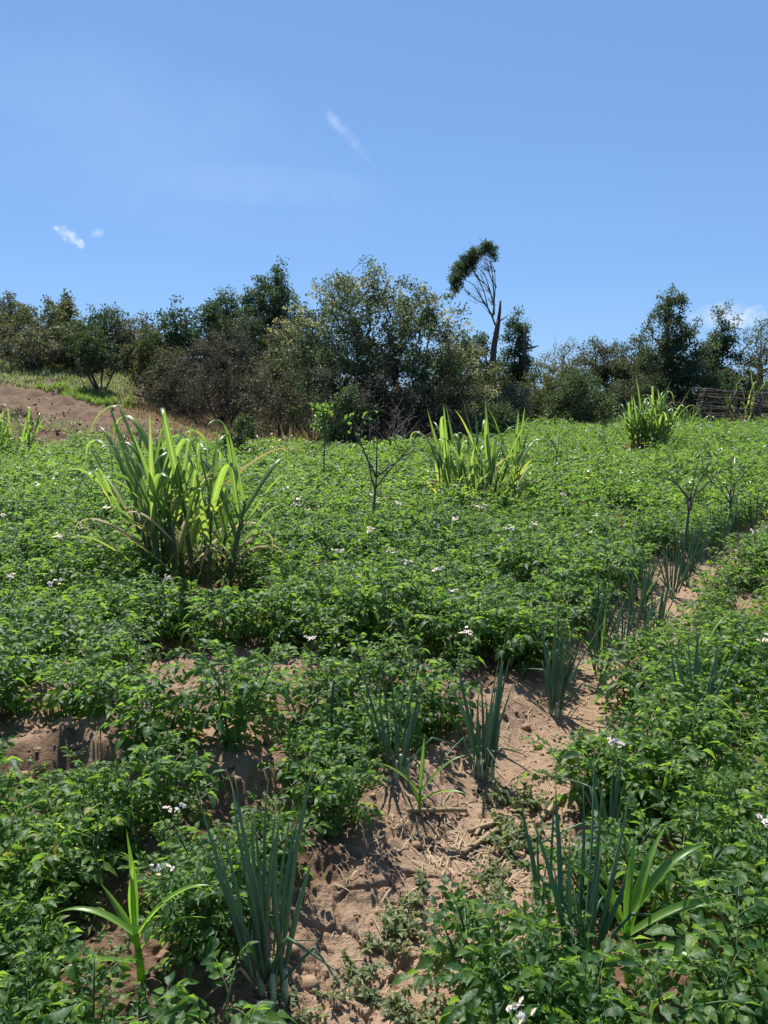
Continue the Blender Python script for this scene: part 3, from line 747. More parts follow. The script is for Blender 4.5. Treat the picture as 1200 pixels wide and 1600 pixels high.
corn_seedling(222, 1535, .46, [(1, 0, 86, .26, .05, .034), (1, 160, 80, .20, .1, .03), (.9, 80, 55, .26, .9, .036), (.9, -85, 40, .24, .8, .034), (.6, 100, 48, .24, .7, .03), (.45, -120, 30, .24, .6, .028), (.3, 70, 20, .2, .5, .024), (.7, -60, 62, .2, .5, .03)],
              'pale green maize seedling with a lit upright centre leaf, left of the tall onion clump')
corn_seedling(655, 1275, .30, [(1, 20, 78, .20, .25, .024), (.9, 75, 50, .24, .6, .026), (.8, -80, 48, .22, .6, .026), (.6, 110, 35, .22, .55, .022), (.5, -50, 60, .18, .3, .022)],
              'small yellow-green maize seedling standing above the broken dry stalks')
corn_seedling(985, 1530, .46, [(1, 75, 55, .34, .75, .042), (.9, -75, 62, .28, .7, .038), (.8, 95, 42, .36, .75, .044), (.7, 120, 30, .32, .7, .040), (.6, -40, 70, .24, .5, .036), (.5, 95, 14, .32, .5, .036), (.4, -110, 40, .24, .8, .034), (.95, 55, 68, .32, .55, .042), (1, 20, 80, .24, .3, .034), (.6, 140, 40, .28, .8, .036)],
              'broad-leaved maize seedling arching to the right beside the stiff onion clump')
corn_seedling(938, 1068, .40, [(1, 15, 82, .30, .2, .03), (.9, 80, 58, .26, .7, .032), (.8, -80, 55, .26, .7, .032), (.6, 60, 40, .24, .6, .03), (.5, -120, 35, .24, .6, .028)],
              'upright maize seedling at the head of the bare furrow patch')
corn_seedling(1000, 968, .40, [(1, -60, 70, .34, .4, .035), (.9, 70, 62, .30, .6, .034), (.7, -90, 40, .30, .6, .03), (.6, 100, 40, .26, .6, .03)],
              'yellow-green maize shoot growing beside the onions at the narrow end of the furrow')
corn_seedling(1090, 1075, .42, [(1, 60, 60, .3, .6, .034), (.9, -70, 60, .3, .7, .034), (.7, 110, 45, .26, .6, .03), (.6, -30, 70, .22, .3, .03)],
              'maize seedling among the potato plants past the furrow near the right edge')
corn_seedling(968, 800, .5, [(1, 10, 82, .34, .3, .036), (.9, 80, 60, .3, .7, .036), (.8, -80, 60, .3, .7, .034)],
              'bright maize sprout standing out of the potato canopy far right of the middle grass clump')
corn_seedling(1180, 1240, .42, [(1, -60, 60, .3, .6, .034), (.9, 60, 60, .3, .7, .034), (.7, -110, 40, .26, .6, .03)],
              'maize seedling at the right edge below the pale flower heads')

# ------------------------------------------------------------------ napier grass clumps
def nap_leaf(seed, droop, power, w, mat, fold=.28, n=14):
    r = np.random.default_rng(seed)
    C = bend_curve((0, 0, 0), (0.22, 0, 1), 1.0, n, droop=droop, power=power, wob=.008, r=r)
    return midrib(mesh_tri('napier_leaf', [(*blade(C, wid(n, w, base=.6, k=2.4), fold=fold, twist=r.normal(0, .5), side0=(0, 1, 0)), 0)], [mat]))
def lat_bent(seed, mat, w):                    # stands straight and snaps over near its tip
    r = np.random.default_rng(seed); n = 14
    C = bend_curve((0, 0, 0), (0.12, 0, 1), 1.0, n, droop=.05, r=r); k = int(r.integers(8, 12))
    d = unit((1, r.normal(0, .15), .15))
    for i in range(k, n): C[i + 1] = C[i] + d * (1.0 / n); d = unit(d + np.array([0, 0, -.42]))
    return midrib(mesh_tri('napier_leaf', [(*blade(C, wid(n, w, base=.6, k=2.4), fold=.2, side0=(0, 1, 0)), 0)], [mat]))
NAP = {'up': [nap_leaf(k, .15 + .30 * k, 2.6, .056, M['napier']) for k in range(4)],
       'arch': [nap_leaf(10 + k, 2.0 + .8 * k, 2.4, .056, M['napier']) for k in range(6)] + [lat_bent(20 + k, M['napier'], .058) for k in range(4)],
       'yel': [nap_leaf(30 + k, .8 + .3 * k, 1.6, .050, M['napier_yel']) for k in range(3)],
       'dry': [nap_leaf(40 + k, 1.1 + .4 * k, 1.0, .034, M['napier_dry'], fold=.5) for k in range(4)]}
def napier_clump(xy, canes, lab, seed, name='napier_grass_clump', leafscale=1.0, broad=1.0, low=.18, cane=.012):
    r = np.random.default_rng(seed)
    root = empty(name, on(*xy, .02)); tag(root, lab, 'grass clump', 'tall napier grass clumps')
    for c in range(len(canes)):
        ox, oy, h, la, nl = canes[c]
        P = bend_curve((ox, oy, -.03), (la[0], la[1], 1), h, 7, droop=.03, wob=.02, r=r)
        co = obj('cane', mesh_tri('napier_cane', [(*tube(P, np.linspace(cane, cane * .6, 8), 6), 0)], [M['cane']]), root)
        ph = r.uniform(0, 6.28)
        for q in range(nl):
            t = low + (1 - low) * q / max(1, nl - 1); kk = t * 7; i = min(6, int(kk)); p = P[i] + (P[i + 1] - P[i]) * (kk - i)
            a = ph + q * math.pi + r.normal(0, .6)
            if t < low + .2: kind = 'dry' if r.random() < .6 else 'yel'
            elif t > .80: kind = 'up' if r.random() < .22 else 'arch'
            else: kind = 'arch' if r.random() < .75 else 'up'
            if kind == 'arch' and r.random() < .12: kind = 'yel' if r.random() < .7 else 'dry'
            tilt = {'up': .07, 'arch': .22, 'yel': .4, 'dry': .55}[kind] + abs(r.normal(0, .07))
            out = np.array([math.cos(a), math.sin(a), 0.0])
            z = unit(np.array([0, 0, 1]) + out * tilt + np.array([la[0], la[1], 0]) * .9); x = unit(out - z * np.dot(out, z)); y = np.cross(z, x)
            Ls = leafscale * r.uniform(.62, 1.08) * (.75 if kind in ('dry', 'yel') else 1); ws = r.uniform(.75, 1.1) * broad
            v = NAP[kind]; obj('leaf', v[int(r.integers(0, len(v)))], co, mat4(np.stack([x * Ls, y * ws, z * Ls], 1), p))
    return root
def ring(seed, n, rx, ry, h0, h1, spread, nl=(5, 8)):
    r = np.random.default_rng(seed); out = []
    for k in range(n):
        a = r.uniform(0, 6.28); q = math.sqrt(r.uniform(0, 1)); x, y = rx * q * math.cos(a), ry * q * math.sin(a)
        out.append((x, y, r.uniform(h0, h1), (x / rx * spread + r.normal(0, .04), y / ry * spread + r.normal(0, .04)), int(r.integers(*nl))))
    return out
bigc = ring(3, 17, .40, .22, .50, .88, .20, (4, 7)) + [(-.20, -.05, .92, (-.02, 0), 6), (-.16, 0, .9, (.02, 0), 6), (.28, 0, .8, (.26, 0), 7), (-.24, .05, .8, (-.14, 0), 6)]
napier_clump(NAPIER_SPOTS['big'], bigc, 'big tall napier grass clump with dry canes at its foot in the potatoes', 31, leafscale=1.08, broad=1.08, low=.36, cane=.018)
napier_clump(NAPIER_SPOTS['shoot'], [(0, 0, .50, (-.08, 0), 8), (.02, 0, .35, (-.40, 0), 4)], 'lone leaning napier grass shoot with arching pale leaves left of the big clump', 33, leafscale=.95, broad=1.1)
napier_clump(NAPIER_SPOTS['mid'], ring(5, 20, .46, .25, .40, .80, .32, (4, 7)), 'spreading napier grass clump with fanned leaves and pale dry base, mid-field', 35, leafscale=.98, broad=1.05, low=.3, cane=.016)
napier_clump(NAPIER_SPOTS['far'], ring(6, 34, .34, .26, .45, .95, .16, (6, 9)), 'dense drooping napier grass clump in front of the woven stick fence', 37, leafscale=.95)
x, _, _ = at(4, 600, 16.0)
napier_clump((x, 16.0), ring(8, 22, .38, .3, .35, .75, .35), 'pale napier grass clump cut by the left edge of the picture beside the red soil', 39, leafscale=.8)
x, _, _ = at(1070, 640, 22.5)
napier_clump((x, 22.5), ring(9, 9, .3, .2, .35, .6, .4, (3, 6)), 'small bright napier grass tuft at the foot of the woven fence', 41, leafscale=.7)
x, _, _ = at(1170, 580, 25.5)
napier_clump((x, 25.5), ring(10, 8, .4, .2, .9, 1.4, .3, (3, 6)), 'bright napier grass shoots growing behind the woven fence', 43, leafscale=.9)

# ------------------------------------------------------------------ leafless saplings in the field
def sapling(px, py, ptop, lab, seed, spread=.6, nfork=4, leafy=0, r0=.016, fork=.45, lean=0.0):
    x, y = hit(px, py, .28); r = np.random.default_rng(seed)
    z0 = float(zground(x, y, True)); h = at(px, ptop, y)[2] - z0
    root = empty('young_tree', (x, y, z0 - .02)); tag(root, lab, 'young tree', 'young trees planted in the potato field')
    r0 *= .8; spread *= .75; hf = h * fork + .12; P = bend_curve((0, 0, 0), (lean, r.normal(0, .04), 1), hf + .02, 6, wob=.035, r=r)
    tr = obj('trunk', mesh_tri('young_trunk', [(*tube(P, np.linspace(r0, r0 * .72, 7), 7), 0)], [M['bark_sap']]), root)
    tips = []
    for k in range(nfork):
        a = 6.28 * k / nfork + r.normal(0, .3) + .2; d = (math.cos(a) * spread, math.sin(a) * spread * .6, 1)
        st = P[-1] if k < 3 else P[-2]
        d = (d[0] * r.uniform(.5, 1.4), d[1], 1); C = bend_curve(st, d, (h - hf) * r.uniform(.85, 1.15) * math.sqrt(1 + spread * spread * .5), 7, droop=r.uniform(-.2, .1), wob=.13, r=r)
        gs = [(*tube(C, np.linspace(r0 * .6, r0 * .14, 8), 5), 0)]; tips.append(C[-1])
        for q in range(int(r.integers(5, 9))):
            i = int(r.integers(2, 7)); dd = C[i] - C[i - 1]; dd = unit(unit(dd) + r.normal(0, .55, 3))
            S = bend_curve(C[i], dd, h * r.uniform(.08, .2), 4, droop=-.1, wob=.1, r=r); gs.append((*tube(S, np.linspace(r0 * .25, r0 * .08, 5), 3), 0)); tips.append(S[-1])
        obj('branch', mesh_tri('young_branch', gs, [M['bark_sap']]), root)
    if leafy:
        lg = []
        for t in tips:
            for _ in range(leafy):
                lv, lt = leaflet(r.uniform(.05, .09), .03, 0, r); lg.append((lv @ basis(r.normal(0, 1, 3) + (0, 0, .2), r.uniform(0, 6)).T + t + r.normal(0, .035, 3), lt, 0))
        tag(obj('foliage', mesh_tri('young_foliage', lg, [M['napier']]), root), kind='stuff')
sapling(580, 812, 650, 'bare forked young tree with thin dark trunk in the middle of the field', 1, .8, 5, leafy=1, r0=.020)
sapling(1069, 846, 705, 'leafless young tree forking like a Y near the right edge of the field', 2, .75, 5, leafy=1, r0=.020, fork=.48)
sapling(1148, 806, 718, 'smaller bare young tree right beside the leafless Y-shaped one', 3, .9, 5, leafy=1, r0=.016, fork=.42)
sapling(690, 785, 700, 'thin dark sapling stem against the spreading middle grass clump', 4, .35, 3, r0=.014, fork=.6)
sapling(869, 738, 665, 'thin bare sapling right of the spreading middle grass clump', 5, .5, 3, leafy=1, r0=.014)
sapling(941, 732, 668, 'faint thin sapling between the middle and the dense far grass clumps', 6, .5, 3, leafy=1, r0=.013)
sapling(506, 738, 645, 'sapling with a small flat leafy top in front of the big bush', 7, .5, 4, leafy=9, r0=.015, fork=.75)
sapling(735, 700, 640, 'pale crooked dead sapling behind the middle grass clump', 8, .7, 4, r0=.012)

def dead_brush():
    x, _, _ = at(610, 680, 16.5); r = np.random.default_rng(4)
    root = empty('dead_brush', on(x, 16.5, .03)); tag(root, 'pale grey leafless brush spreading in front of the big dark bush', 'dead brush')
    for k in range(11):
        a = r.uniform(0, 6.28); d = (math.cos(a) * 1.0 + .3, math.sin(a) * .4, 1.0)
        C = bend_curve((r.normal(0, .2), r.normal(0, .1), 0), d, r.uniform(.7, 1.25), 8, droop=.1, wob=.1, r=r)
        gs = [(*tube(C, np.linspace(.014, .003, 9), 4), 0)]
        for q in range(7):
            i = int(r.integers(2, 8)); S = bend_curve(C[i], unit(C[i] - C[i - 1]) + r.normal(0, .6, 3), r.uniform(.15, .4), 4, wob=.12, r=r); gs.append((*tube(S, np.linspace(.005, .002, 5), 3), 0))
        obj('branch', mesh_tri('brush_branch', gs, [M['bark_pale']]), root)
dead_brush()

# ------------------------------------------------------------------ bushes and trees behind the field
def grow(tips, trunk_nodes, r, twig=.006, maxr=.2, sides=4, pw=.55):
    """branches that join every tip to the nearest older wood"""
    nodes = [np.asarray(p, float) for p, _ in trunk_nodes]; par = [q for _, q in trunk_nodes]
    chains = []
    arr = np.array(nodes)
    order = np.argsort(np.linalg.norm(tips - arr[-1] * .6, axis=1))
    for ti in order:
        t = tips[ti]; d = np.linalg.norm(arr - t, axis=1) + np.maximum(0, arr[:, 2] - t[2] + .1) * 2.0
        k = int(np.argmin(d)); p = arr[k]; m = max(2, min(5, int(d[k] / .25) + 1)); prev = k; ids = [k]
        side = r.normal(0, .10, 3) * np.linalg.norm(t - p)
        for s in range(1, m + 1):
            f = s / m; q = p + (t - p) * f + side * math.sin(f * math.pi) + np.array([0, 0, .12 * np.linalg.norm(t - p) * math.sin(f * math.pi)])
            nodes.append(q); par.append(prev); prev = len(nodes) - 1; ids.append(prev)
        chains.append(ids); arr = np.array(nodes)
    w = np.zeros(len(nodes)); ends = {c[-1] for c in chains}
    for e in ends: w[e] += 1
    for i in range(len(nodes) - 1, 0, -1):
        if par[i] >= 0: w[par[i]] += w[i]
    R = np.minimum(maxr, twig * np.maximum(w, 1) ** pw)
    gs = []
    for c in chains: 
        rr = R[c].copy(); rr[0] = min(rr[0], rr[1] * 1.3); gs.append((*tube(arr[c], rr, sides, False), 0))
    return gs, R, arr
def crown_points(blobs, n, r, shell=.5):
    w = np.array([b[3] * b[4] * b[5] for b in blobs]) ** .75; w /= w.sum(); out = []
    for k in r.choice(len(blobs), n, p=w):
        cx, cy, cz, rx, ry, rz = blobs[k]; v = unit(r.normal(0, 1, 3)) * r.uniform(0, 1) ** shell
        out.append((cx + v[0] * rx, cy + v[1] * ry, cz + v[2] * rz))
    return np.array(out)
def leaves_at(pts, per, sig, size, r, flat=.6, aspect=.5):
    n = len(pts) * per
    g = r.normal(0, 1, (n, 3)); g /= np.linalg.norm(g, axis=1)[:, None]; g *= r.uniform(0, 1, (n, 1)) ** .55 * 1.45
    c = np.repeat(pts, per, 0) + g * sig * np.array([1, 1, .8])
    d = r.normal(0, 1, (n, 3)); d[:, 2] -= .3; d /= np.linalg.norm(d, axis=1)[:, None]
    nn = r.normal(0, 1, (n, 3)); nn[:, 2] += flat; s = np.cross(d, nn); s /= np.linalg.norm(s, axis=1)[:, None] + 1e-9
    L_ = size * r.uniform(.6, 1.35, n)[:, None]; W_ = L_ * aspect
    V = np.stack([c, c + d * L_ * .5 + s * W_ * .5, c + d * L_, c + d * L_ * .5 - s * W_ * .5], 1).reshape(-1, 3)
    b = np.arange(n)[:, None] * 4
    return V, np.concatenate([b + (0, 1, 2), b + (0, 2, 3)])
def lobes(r, w, d, z0, z1, n, shape='round'):
    """one main body and uneven lobes round it, filling a crown w wide, d deep, from z0 to z1"""
    H = z1 - z0; out = []
    if shape == 'cone':
        m = 6
        for k in range(m):
            f = (k + .5) / m; env = (1.08 - .92 * f) if f > .25 else (.62 + f)
            out.append((r.normal(0, .05) * w, r.normal(0, .05) * d, z0 + H * f, w / 2 * env * .8, d / 2 * env * .8, H / m * .85))
    else:
        out += [(0, 0, z0 + .44 * H, w * .44, d * .44, H * .46)] * 3
        if z0 < .15 * H:
            for k in range(5): a = k * 1.257 + r.normal(0, .3); out.append((math.cos(a) * w * .26, math.sin(a) * d * .26, z0 + .15 * H, w * .22, d * .22, .19 * H))
    for k in range(n):
        f = (k + .5) / n; z = z0 + H * (.10 + .80 * f)
        env = max(.15, 1.0 - .85 * f) if shape == 'cone' else math.sqrt(max(.05, 1 - abs(2 * f - .8) ** 2.4 * .72))
        a = k * 2.4 + r.normal(0, .4); q = r.uniform(.62, .86) * env
        rad = r.uniform(.20, .36) * w / 2 * (.55 + .45 * env)
        out.append((math.cos(a) * q * w / 2, math.sin(a) * q * d / 2, z, rad, rad * d / w, min(rad * r.uniform(.7, 1.1), H * .3)))
    if shape != 'cone': out.append((r.normal(0, .12) * w, 0, z1 - .15 * H, w * .2, d * .2, .15 * H))
    return out
def woody(name, cat, lab, grp, px, ptop, Y, wpx, mat, seed, low=.06, nl=9, tips=90, per=90, size=.075, sig=.18, shape='round', stems=4, trunk=False, depth=.8, aspect=.5, sprigs=.12, bark='bark', twig=.006, px_base=None, shell=.45, mat2=None, cover=4.4):
    r = np.random.default_rng(seed)
    x, _, zt = at(px, ptop, Y); w = wpx * 1.22 / FPX * Y; zb = float(zground(x, Y)); H = zt - zb; size = size * 1.17
    root = empty(name, (x, Y, zb - .04)); tag(root, lab, cat, grp)
    bl = lobes(r, w, w * depth, low * H, H, nl, shape)
    nleaf = cover * w * H * (1 - low) * .72 / (size * size * aspect * .5); tips = int(np.clip(w * H * 24, tips, 560)); per = max(4, int(nleaf / tips))
    T = crown_points(bl, tips, r, shell)
    k = int(tips * sprigs); T[:k, :2] *= r.uniform(1.05, 1.3, (k, 1)); T[:k, 2] += r.uniform(0, .10 * H, k)
    T[:, 2] = np.clip(T[:, 2], .05 * H, H * 1.02)
    nodes = []
    if trunk:
        P = bend_curve((0, 0, 0), (r.normal(0, .05), r.normal(0, .05), 1), H * .82, 9, wob=.03, r=r)
        for i, p in enumerate(P): nodes.append((p, i - 1))
        tb = [P]
    else:
        tb = []
        for s in range(stems):
            a = 6.28 * s / stems + r.normal(0, .3); q = .10 * w
            P = bend_curve((math.cos(a) * q * .5, math.sin(a) * q * .5, 0), (math.cos(a) * .5, math.sin(a) * .5, 1), H * .5, 5, wob=.06, r=r); tb.append(P)
            for i, p in enumerate(P): nodes.append((p, len(nodes) - 1 if i else -1))
    gs, R, arr = grow(T, nodes, r, twig=twig, maxr=.03 * H + .02)
    o = 0
    for P in tb:
        rr = np.maximum(R[o:o + len(P)], .008); rr = np.maximum.accumulate(rr[::-1])[::-1]; gs.append((*tube(P, rr, 7), 0)); o += len(P)
    obj('trunk', mesh_tri('wood', gs, [M[bark]]), root)
    V, F = leaves_at(T, per, sig, size, r, aspect=aspect)
    V[:, 2] = np.maximum(V[:, 2], .03)
    mats = [M[mat]]; mi = 0
    if mat2:
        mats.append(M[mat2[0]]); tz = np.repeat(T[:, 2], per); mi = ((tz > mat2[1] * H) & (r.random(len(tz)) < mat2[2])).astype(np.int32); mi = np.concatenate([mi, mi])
    obj('crown', mesh_tri('crown', [(V, F, mi)], mats, smooth=False), root)
    return root, H, w
GL, GB, GR = 'bushes on the slope at the left', 'dense bushes behind the middle of the field', 'bushes and trees along the right'
woody('bush', 'bush', 'grey-green bush at the left end of the skyline', GL, 8, 452, 34, 85, 'f_grey', 1, tips=80, per=70, size=.10)
woody('bush', 'bush', 'olive bush on the slope skyline, second from the left end', GL, 62, 466, 33, 110, 'f_olive', 2, tips=100, per=75, size=.10)
woody('bush', 'bush', 'pointed olive bush peaking on the left skyline', GL, 103, 455, 35, 70, 'f_olive', 3, tips=70, per=75, size=.10, shape='cone')
woody('bush', 'bush', 'dark bush on the skyline above the round shrub', GL, 168, 472, 33, 85, 'f_dark', 4, tips=90, per=75, size=.10)
woody('bush', 'bush', 'low grey bush on the slope at the left edge', GL, 40, 500, 29, 115, 'f_grey', 5, tips=110, per=75, size=.09)
woody('bush', 'bush', 'dark low bush in the middle of the slope', GL, 112, 494, 30, 95, 'f_dark', 6, tips=100, per=75, size=.09)
woody('round_shrub', 'shrub', 'dark rounded shrub standing alone on the slope above the bright grass strip', GL, 152, 513, 26.5, 76, 'f_dark', 7, low=.30, tips=70, per=110, size=.075, sig=.13, sprigs=.05)
woody('bush', 'bush', 'thin grey scrub in the skyline gap right of the slope bushes', GL, 206, 488, 32, 75, 'f_drab', 8, cover=1.8, size=.09)
woody('bush', 'bush', 'olive scrub at the left foot of the dense thicket', GL, 238, 500, 28, 80, 'f_olive', 9, tips=80, per=70, size=.085)
woody('bush', 'bush', 'olive bush filling the slope behind the dark low bush', GL, 132, 500, 33, 90, 'f_olive', 51, size=.1)
woody('bush', 'bush', 'grey-green bush in the dip of the left skyline', GL, 228, 488, 32.5, 85, 'f_grey', 52, size=.1, cover=3)
woody('bush', 'bush', 'dark green bush right under the small open-crowned tree', GB, 388, 478, 28, 90, 'f_dark', 53, size=.09)
woody('bush', 'bush', 'dark bush joining the round-topped tree to the big bush', GB, 492, 456, 23.5, 95, 'f_dark', 54, size=.075)
woody('bush', 'bush', 'dark green bush at the left shoulder of the thicket', GB, 272, 470, 27.5, 100, 'f_dark', 11, tips=110, per=85, size=.085)
woody('bush', 'bush', 'tall dark bush in the thicket left of the round-topped tree', GB, 322, 456, 28.5, 95, 'f_dark', 12, tips=110, per=85, size=.085)
woody('small_tree', 'tree', 'small open-crowned tree peeping over the thicket beside the round-topped tree', GB, 350, 446, 31, 62, 'f_green', 13, low=.4, tips=60, per=60, size=.09, trunk=True)
woody('dead_bush', 'bush', 'purplish brown half-dead bush in front of the dark thicket', GB, 345, 492, 23.5, 135, 'f_brown', 14, low=.02, tips=260, cover=2.2, size=.045, sig=.16, twig=.004)
woody('round_tree', 'tree', 'dark round-topped tree rising above the thicket left of the big bush', GB, 420, 410, 30, 92, 'f_conifer', 15, low=.30, size=.085, trunk=True, nl=8, cover=6.0)
woody('bush', 'bush', 'grey-green bush under the round-topped tree', GB, 455, 482, 25, 105, 'f_grey', 16, tips=120, per=80, size=.075)
woody('dry_scrub', 'scrub', 'tangled dry grey-brown scrub at the left foot of the big bush', GB, 432, 540, 21, 105, 'f_drab', 17, low=.02, tips=190, cover=1.8, size=.05, sig=.15, twig=.004)
woody('dry_scrub', 'scrub', 'dark dry scrub at the foot of the thicket below the tall dark bush', GB, 265, 535, 25, 110, 'f_drab', 18, low=.02, tips=170, cover=2, size=.055, twig=.004)
# the big bush
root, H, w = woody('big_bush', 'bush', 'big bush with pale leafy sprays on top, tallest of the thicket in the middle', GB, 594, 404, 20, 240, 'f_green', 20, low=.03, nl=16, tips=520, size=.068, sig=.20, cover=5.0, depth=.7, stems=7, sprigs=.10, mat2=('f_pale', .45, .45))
def sprays():
    r = np.random.default_rng(8); gs = []; lg = []; tg = []
    for k in range(46):
        u = -1 + 2 * (k + .5) / 46; x0 = u * w * .36; z0 = H * (.80 - .22 * u * u) + r.normal(0, .1)
        d = (u * .9 - (.55 if u < -.3 else 0) + r.normal(0, .15), r.normal(0, .3), 1)
        C = bend_curve((x0, r.normal(0, .4), z0 - .35), d, r.uniform(.5, 1.0) + (.35 if u < -.35 else 0), 7, droop=.18, wob=.05, r=r)
        gs.append((*tube(C, np.linspace(.009, .003, 8), 4), 0))
        for i in range(3, 8):
            V, T = leaves_at(C[i:i + 1], 7 if i < 7 else 12, .05 if i < 7 else .055, .075, r, aspect=.6); (tg if i > 5 or r.random() < .4 else lg).append((V, T, 0))
    obj('branch', mesh_tri('spray_branch', gs, [M['bark_pale']]), root)
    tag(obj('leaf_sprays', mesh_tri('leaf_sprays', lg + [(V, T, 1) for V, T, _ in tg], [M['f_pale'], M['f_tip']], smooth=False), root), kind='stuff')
sprays()
woody('dark_undergrowth', 'bush', 'dark twiggy undergrowth at the foot of the big bush', GB, 590, 560, 18.6, 240, 'f_brown', 21, low=.02, nl=12, tips=300, cover=2.0, size=.045, sig=.16, twig=.004)
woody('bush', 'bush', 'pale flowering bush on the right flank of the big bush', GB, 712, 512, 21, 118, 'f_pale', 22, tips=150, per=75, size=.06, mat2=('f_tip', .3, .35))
woody('leafy_shrub', 'shrub', 'fresh green shrub in front of the dark undergrowth', GB, 545, 600, 17.3, 62, 'f_green', 23, tips=45, per=55, size=.06)
woody('leafy_shrub', 'shrub', 'small bright green shrub on the dry grass behind the big grass clump', GL, 376, 630, 15.0, 48, 'f_green', 24, tips=26, per=30, size=.06, sig=.1)
woody('bush', 'bush', 'dark bush behind the trunk of the windswept tree', GR, 742, 506, 27, 85, 'f_conifer', 25, tips=100, per=80, size=.08)
woody('bushy_tree', 'tree', 'bushy dark tree right behind the windswept trunk', GR, 805, 482, 28.5, 84, 'f_conifer', 26, low=.1, tips=150, per=95, size=.075, shape='cone', trunk=True, nl=12)
woody('bush', 'bush', 'yellowish bush right of the windswept tree, below the sky gap', GR, 862, 562, 26, 84, 'f_olive', 27, tips=100, per=70, size=.07)
woody('bare_tree', 'tree', 'thin hazy leafless tree in the sky gap', GR, 880, 528, 44, 85, 'f_blue', 28, low=.3, tips=120, cover=.35, size=.09, trunk=True, bark='bark_pale', twig=.008)
woody('bush', 'bush', 'mid-green bush at the field edge below the sky gap', GR, 908, 572, 24, 112, 'f_green', 29, tips=130, per=80, size=.065)
woody('bush', 'bush', 'olive-grey scrub right of the sky gap', GR, 942, 522, 28, 110, 'f_drab', 30, tips=130, per=65, size=.07, mat2=('f_olive', .0, .5))
woody('bush', 'bush', 'brownish scrub left of the tall right-hand tree', GR, 996, 516, 28.5, 90, 'f_drab', 31, tips=110, per=60, size=.07, mat2=('f_green', .5, .4))
woody('pointed_tree', 'tree', 'tallest tree on the right with a pointed crown and visible trunk', GR, 1050, 452, 26.5, 118, 'f_conifer', 32, low=.24, tips=170, per=95, size=.07, sig=.16, shape='cone', trunk=True, nl=14, mat2=('f_olive', .4, .3))
woody('pointed_tree', 'tree', 'narrower pointed tree just right of the tallest right-hand tree', GR, 1131, 476, 28.5, 86, 'f_conifer', 33, low=.15, tips=130, per=95, size=.07, shape='cone', trunk=True, nl=12, mat2=('f_olive', .4, .25))
woody('open_tree', 'tree', 'open pale blue-green tree at the right edge of the skyline', GR, 1196, 490, 33, 74, 'f_blue', 34, low=.35, cover=1.3, size=.09, trunk=True)
woody('bush', 'bush', 'dark bush between the two pointed trees and the woven fence', GR, 1085, 556, 25.8, 100, 'f_conifer', 35, tips=140, per=80, size=.065)
woody('bush', 'bush', 'olive bush behind the woven fence at the right edge', GR, 1176, 556, 27.5, 105, 'f_olive', 36, tips=130, per=75, size=.07)
woody('bush', 'bush', 'dark scrub below the tallest right-hand tree', GR, 1005, 572, 25.3, 90, 'f_drab', 37, tips=130, per=60, size=.06, mat2=('f_dark', .0, .5))
woody('silvery_shrub', 'shrub', 'silvery blue shrub at the foot of the windswept tree', GR, 803, 588, 23.5, 50, 'f_blue', 38, tips=40, per=50, size=.08, aspect=.3)
woody('bush', 'bush', 'yellow-green bush at the foot of the windswept tree', GR, 768, 560, 24.8, 74, 'f_olive', 39, tips=90, per=65, size=.065)
woody('leafy_shrub', 'shrub', 'low green shrub on the bare ground right of the big bush', GR, 778, 628, 19.5, 60, 'f_green', 40, tips=40, per=45, size=.055)
woody('bush', 'bush', 'dark bush at the foot of the scrub right of the silvery shrub', GR, 850, 590, 25, 60, 'f_olive', 45, tips=70, per=60, size=.06)
woody('bush', 'bush', 'bush past the right edge behind the fence', GR, 1280, 500, 28, 130, 'f_olive', 41, tips=110, per=60, size=.09)
woody('bush', 'bush', 'bush past the left edge of the slope', GL, -85, 456, 32, 130, 'f_olive', 42, tips=110, per=60, size=.1)

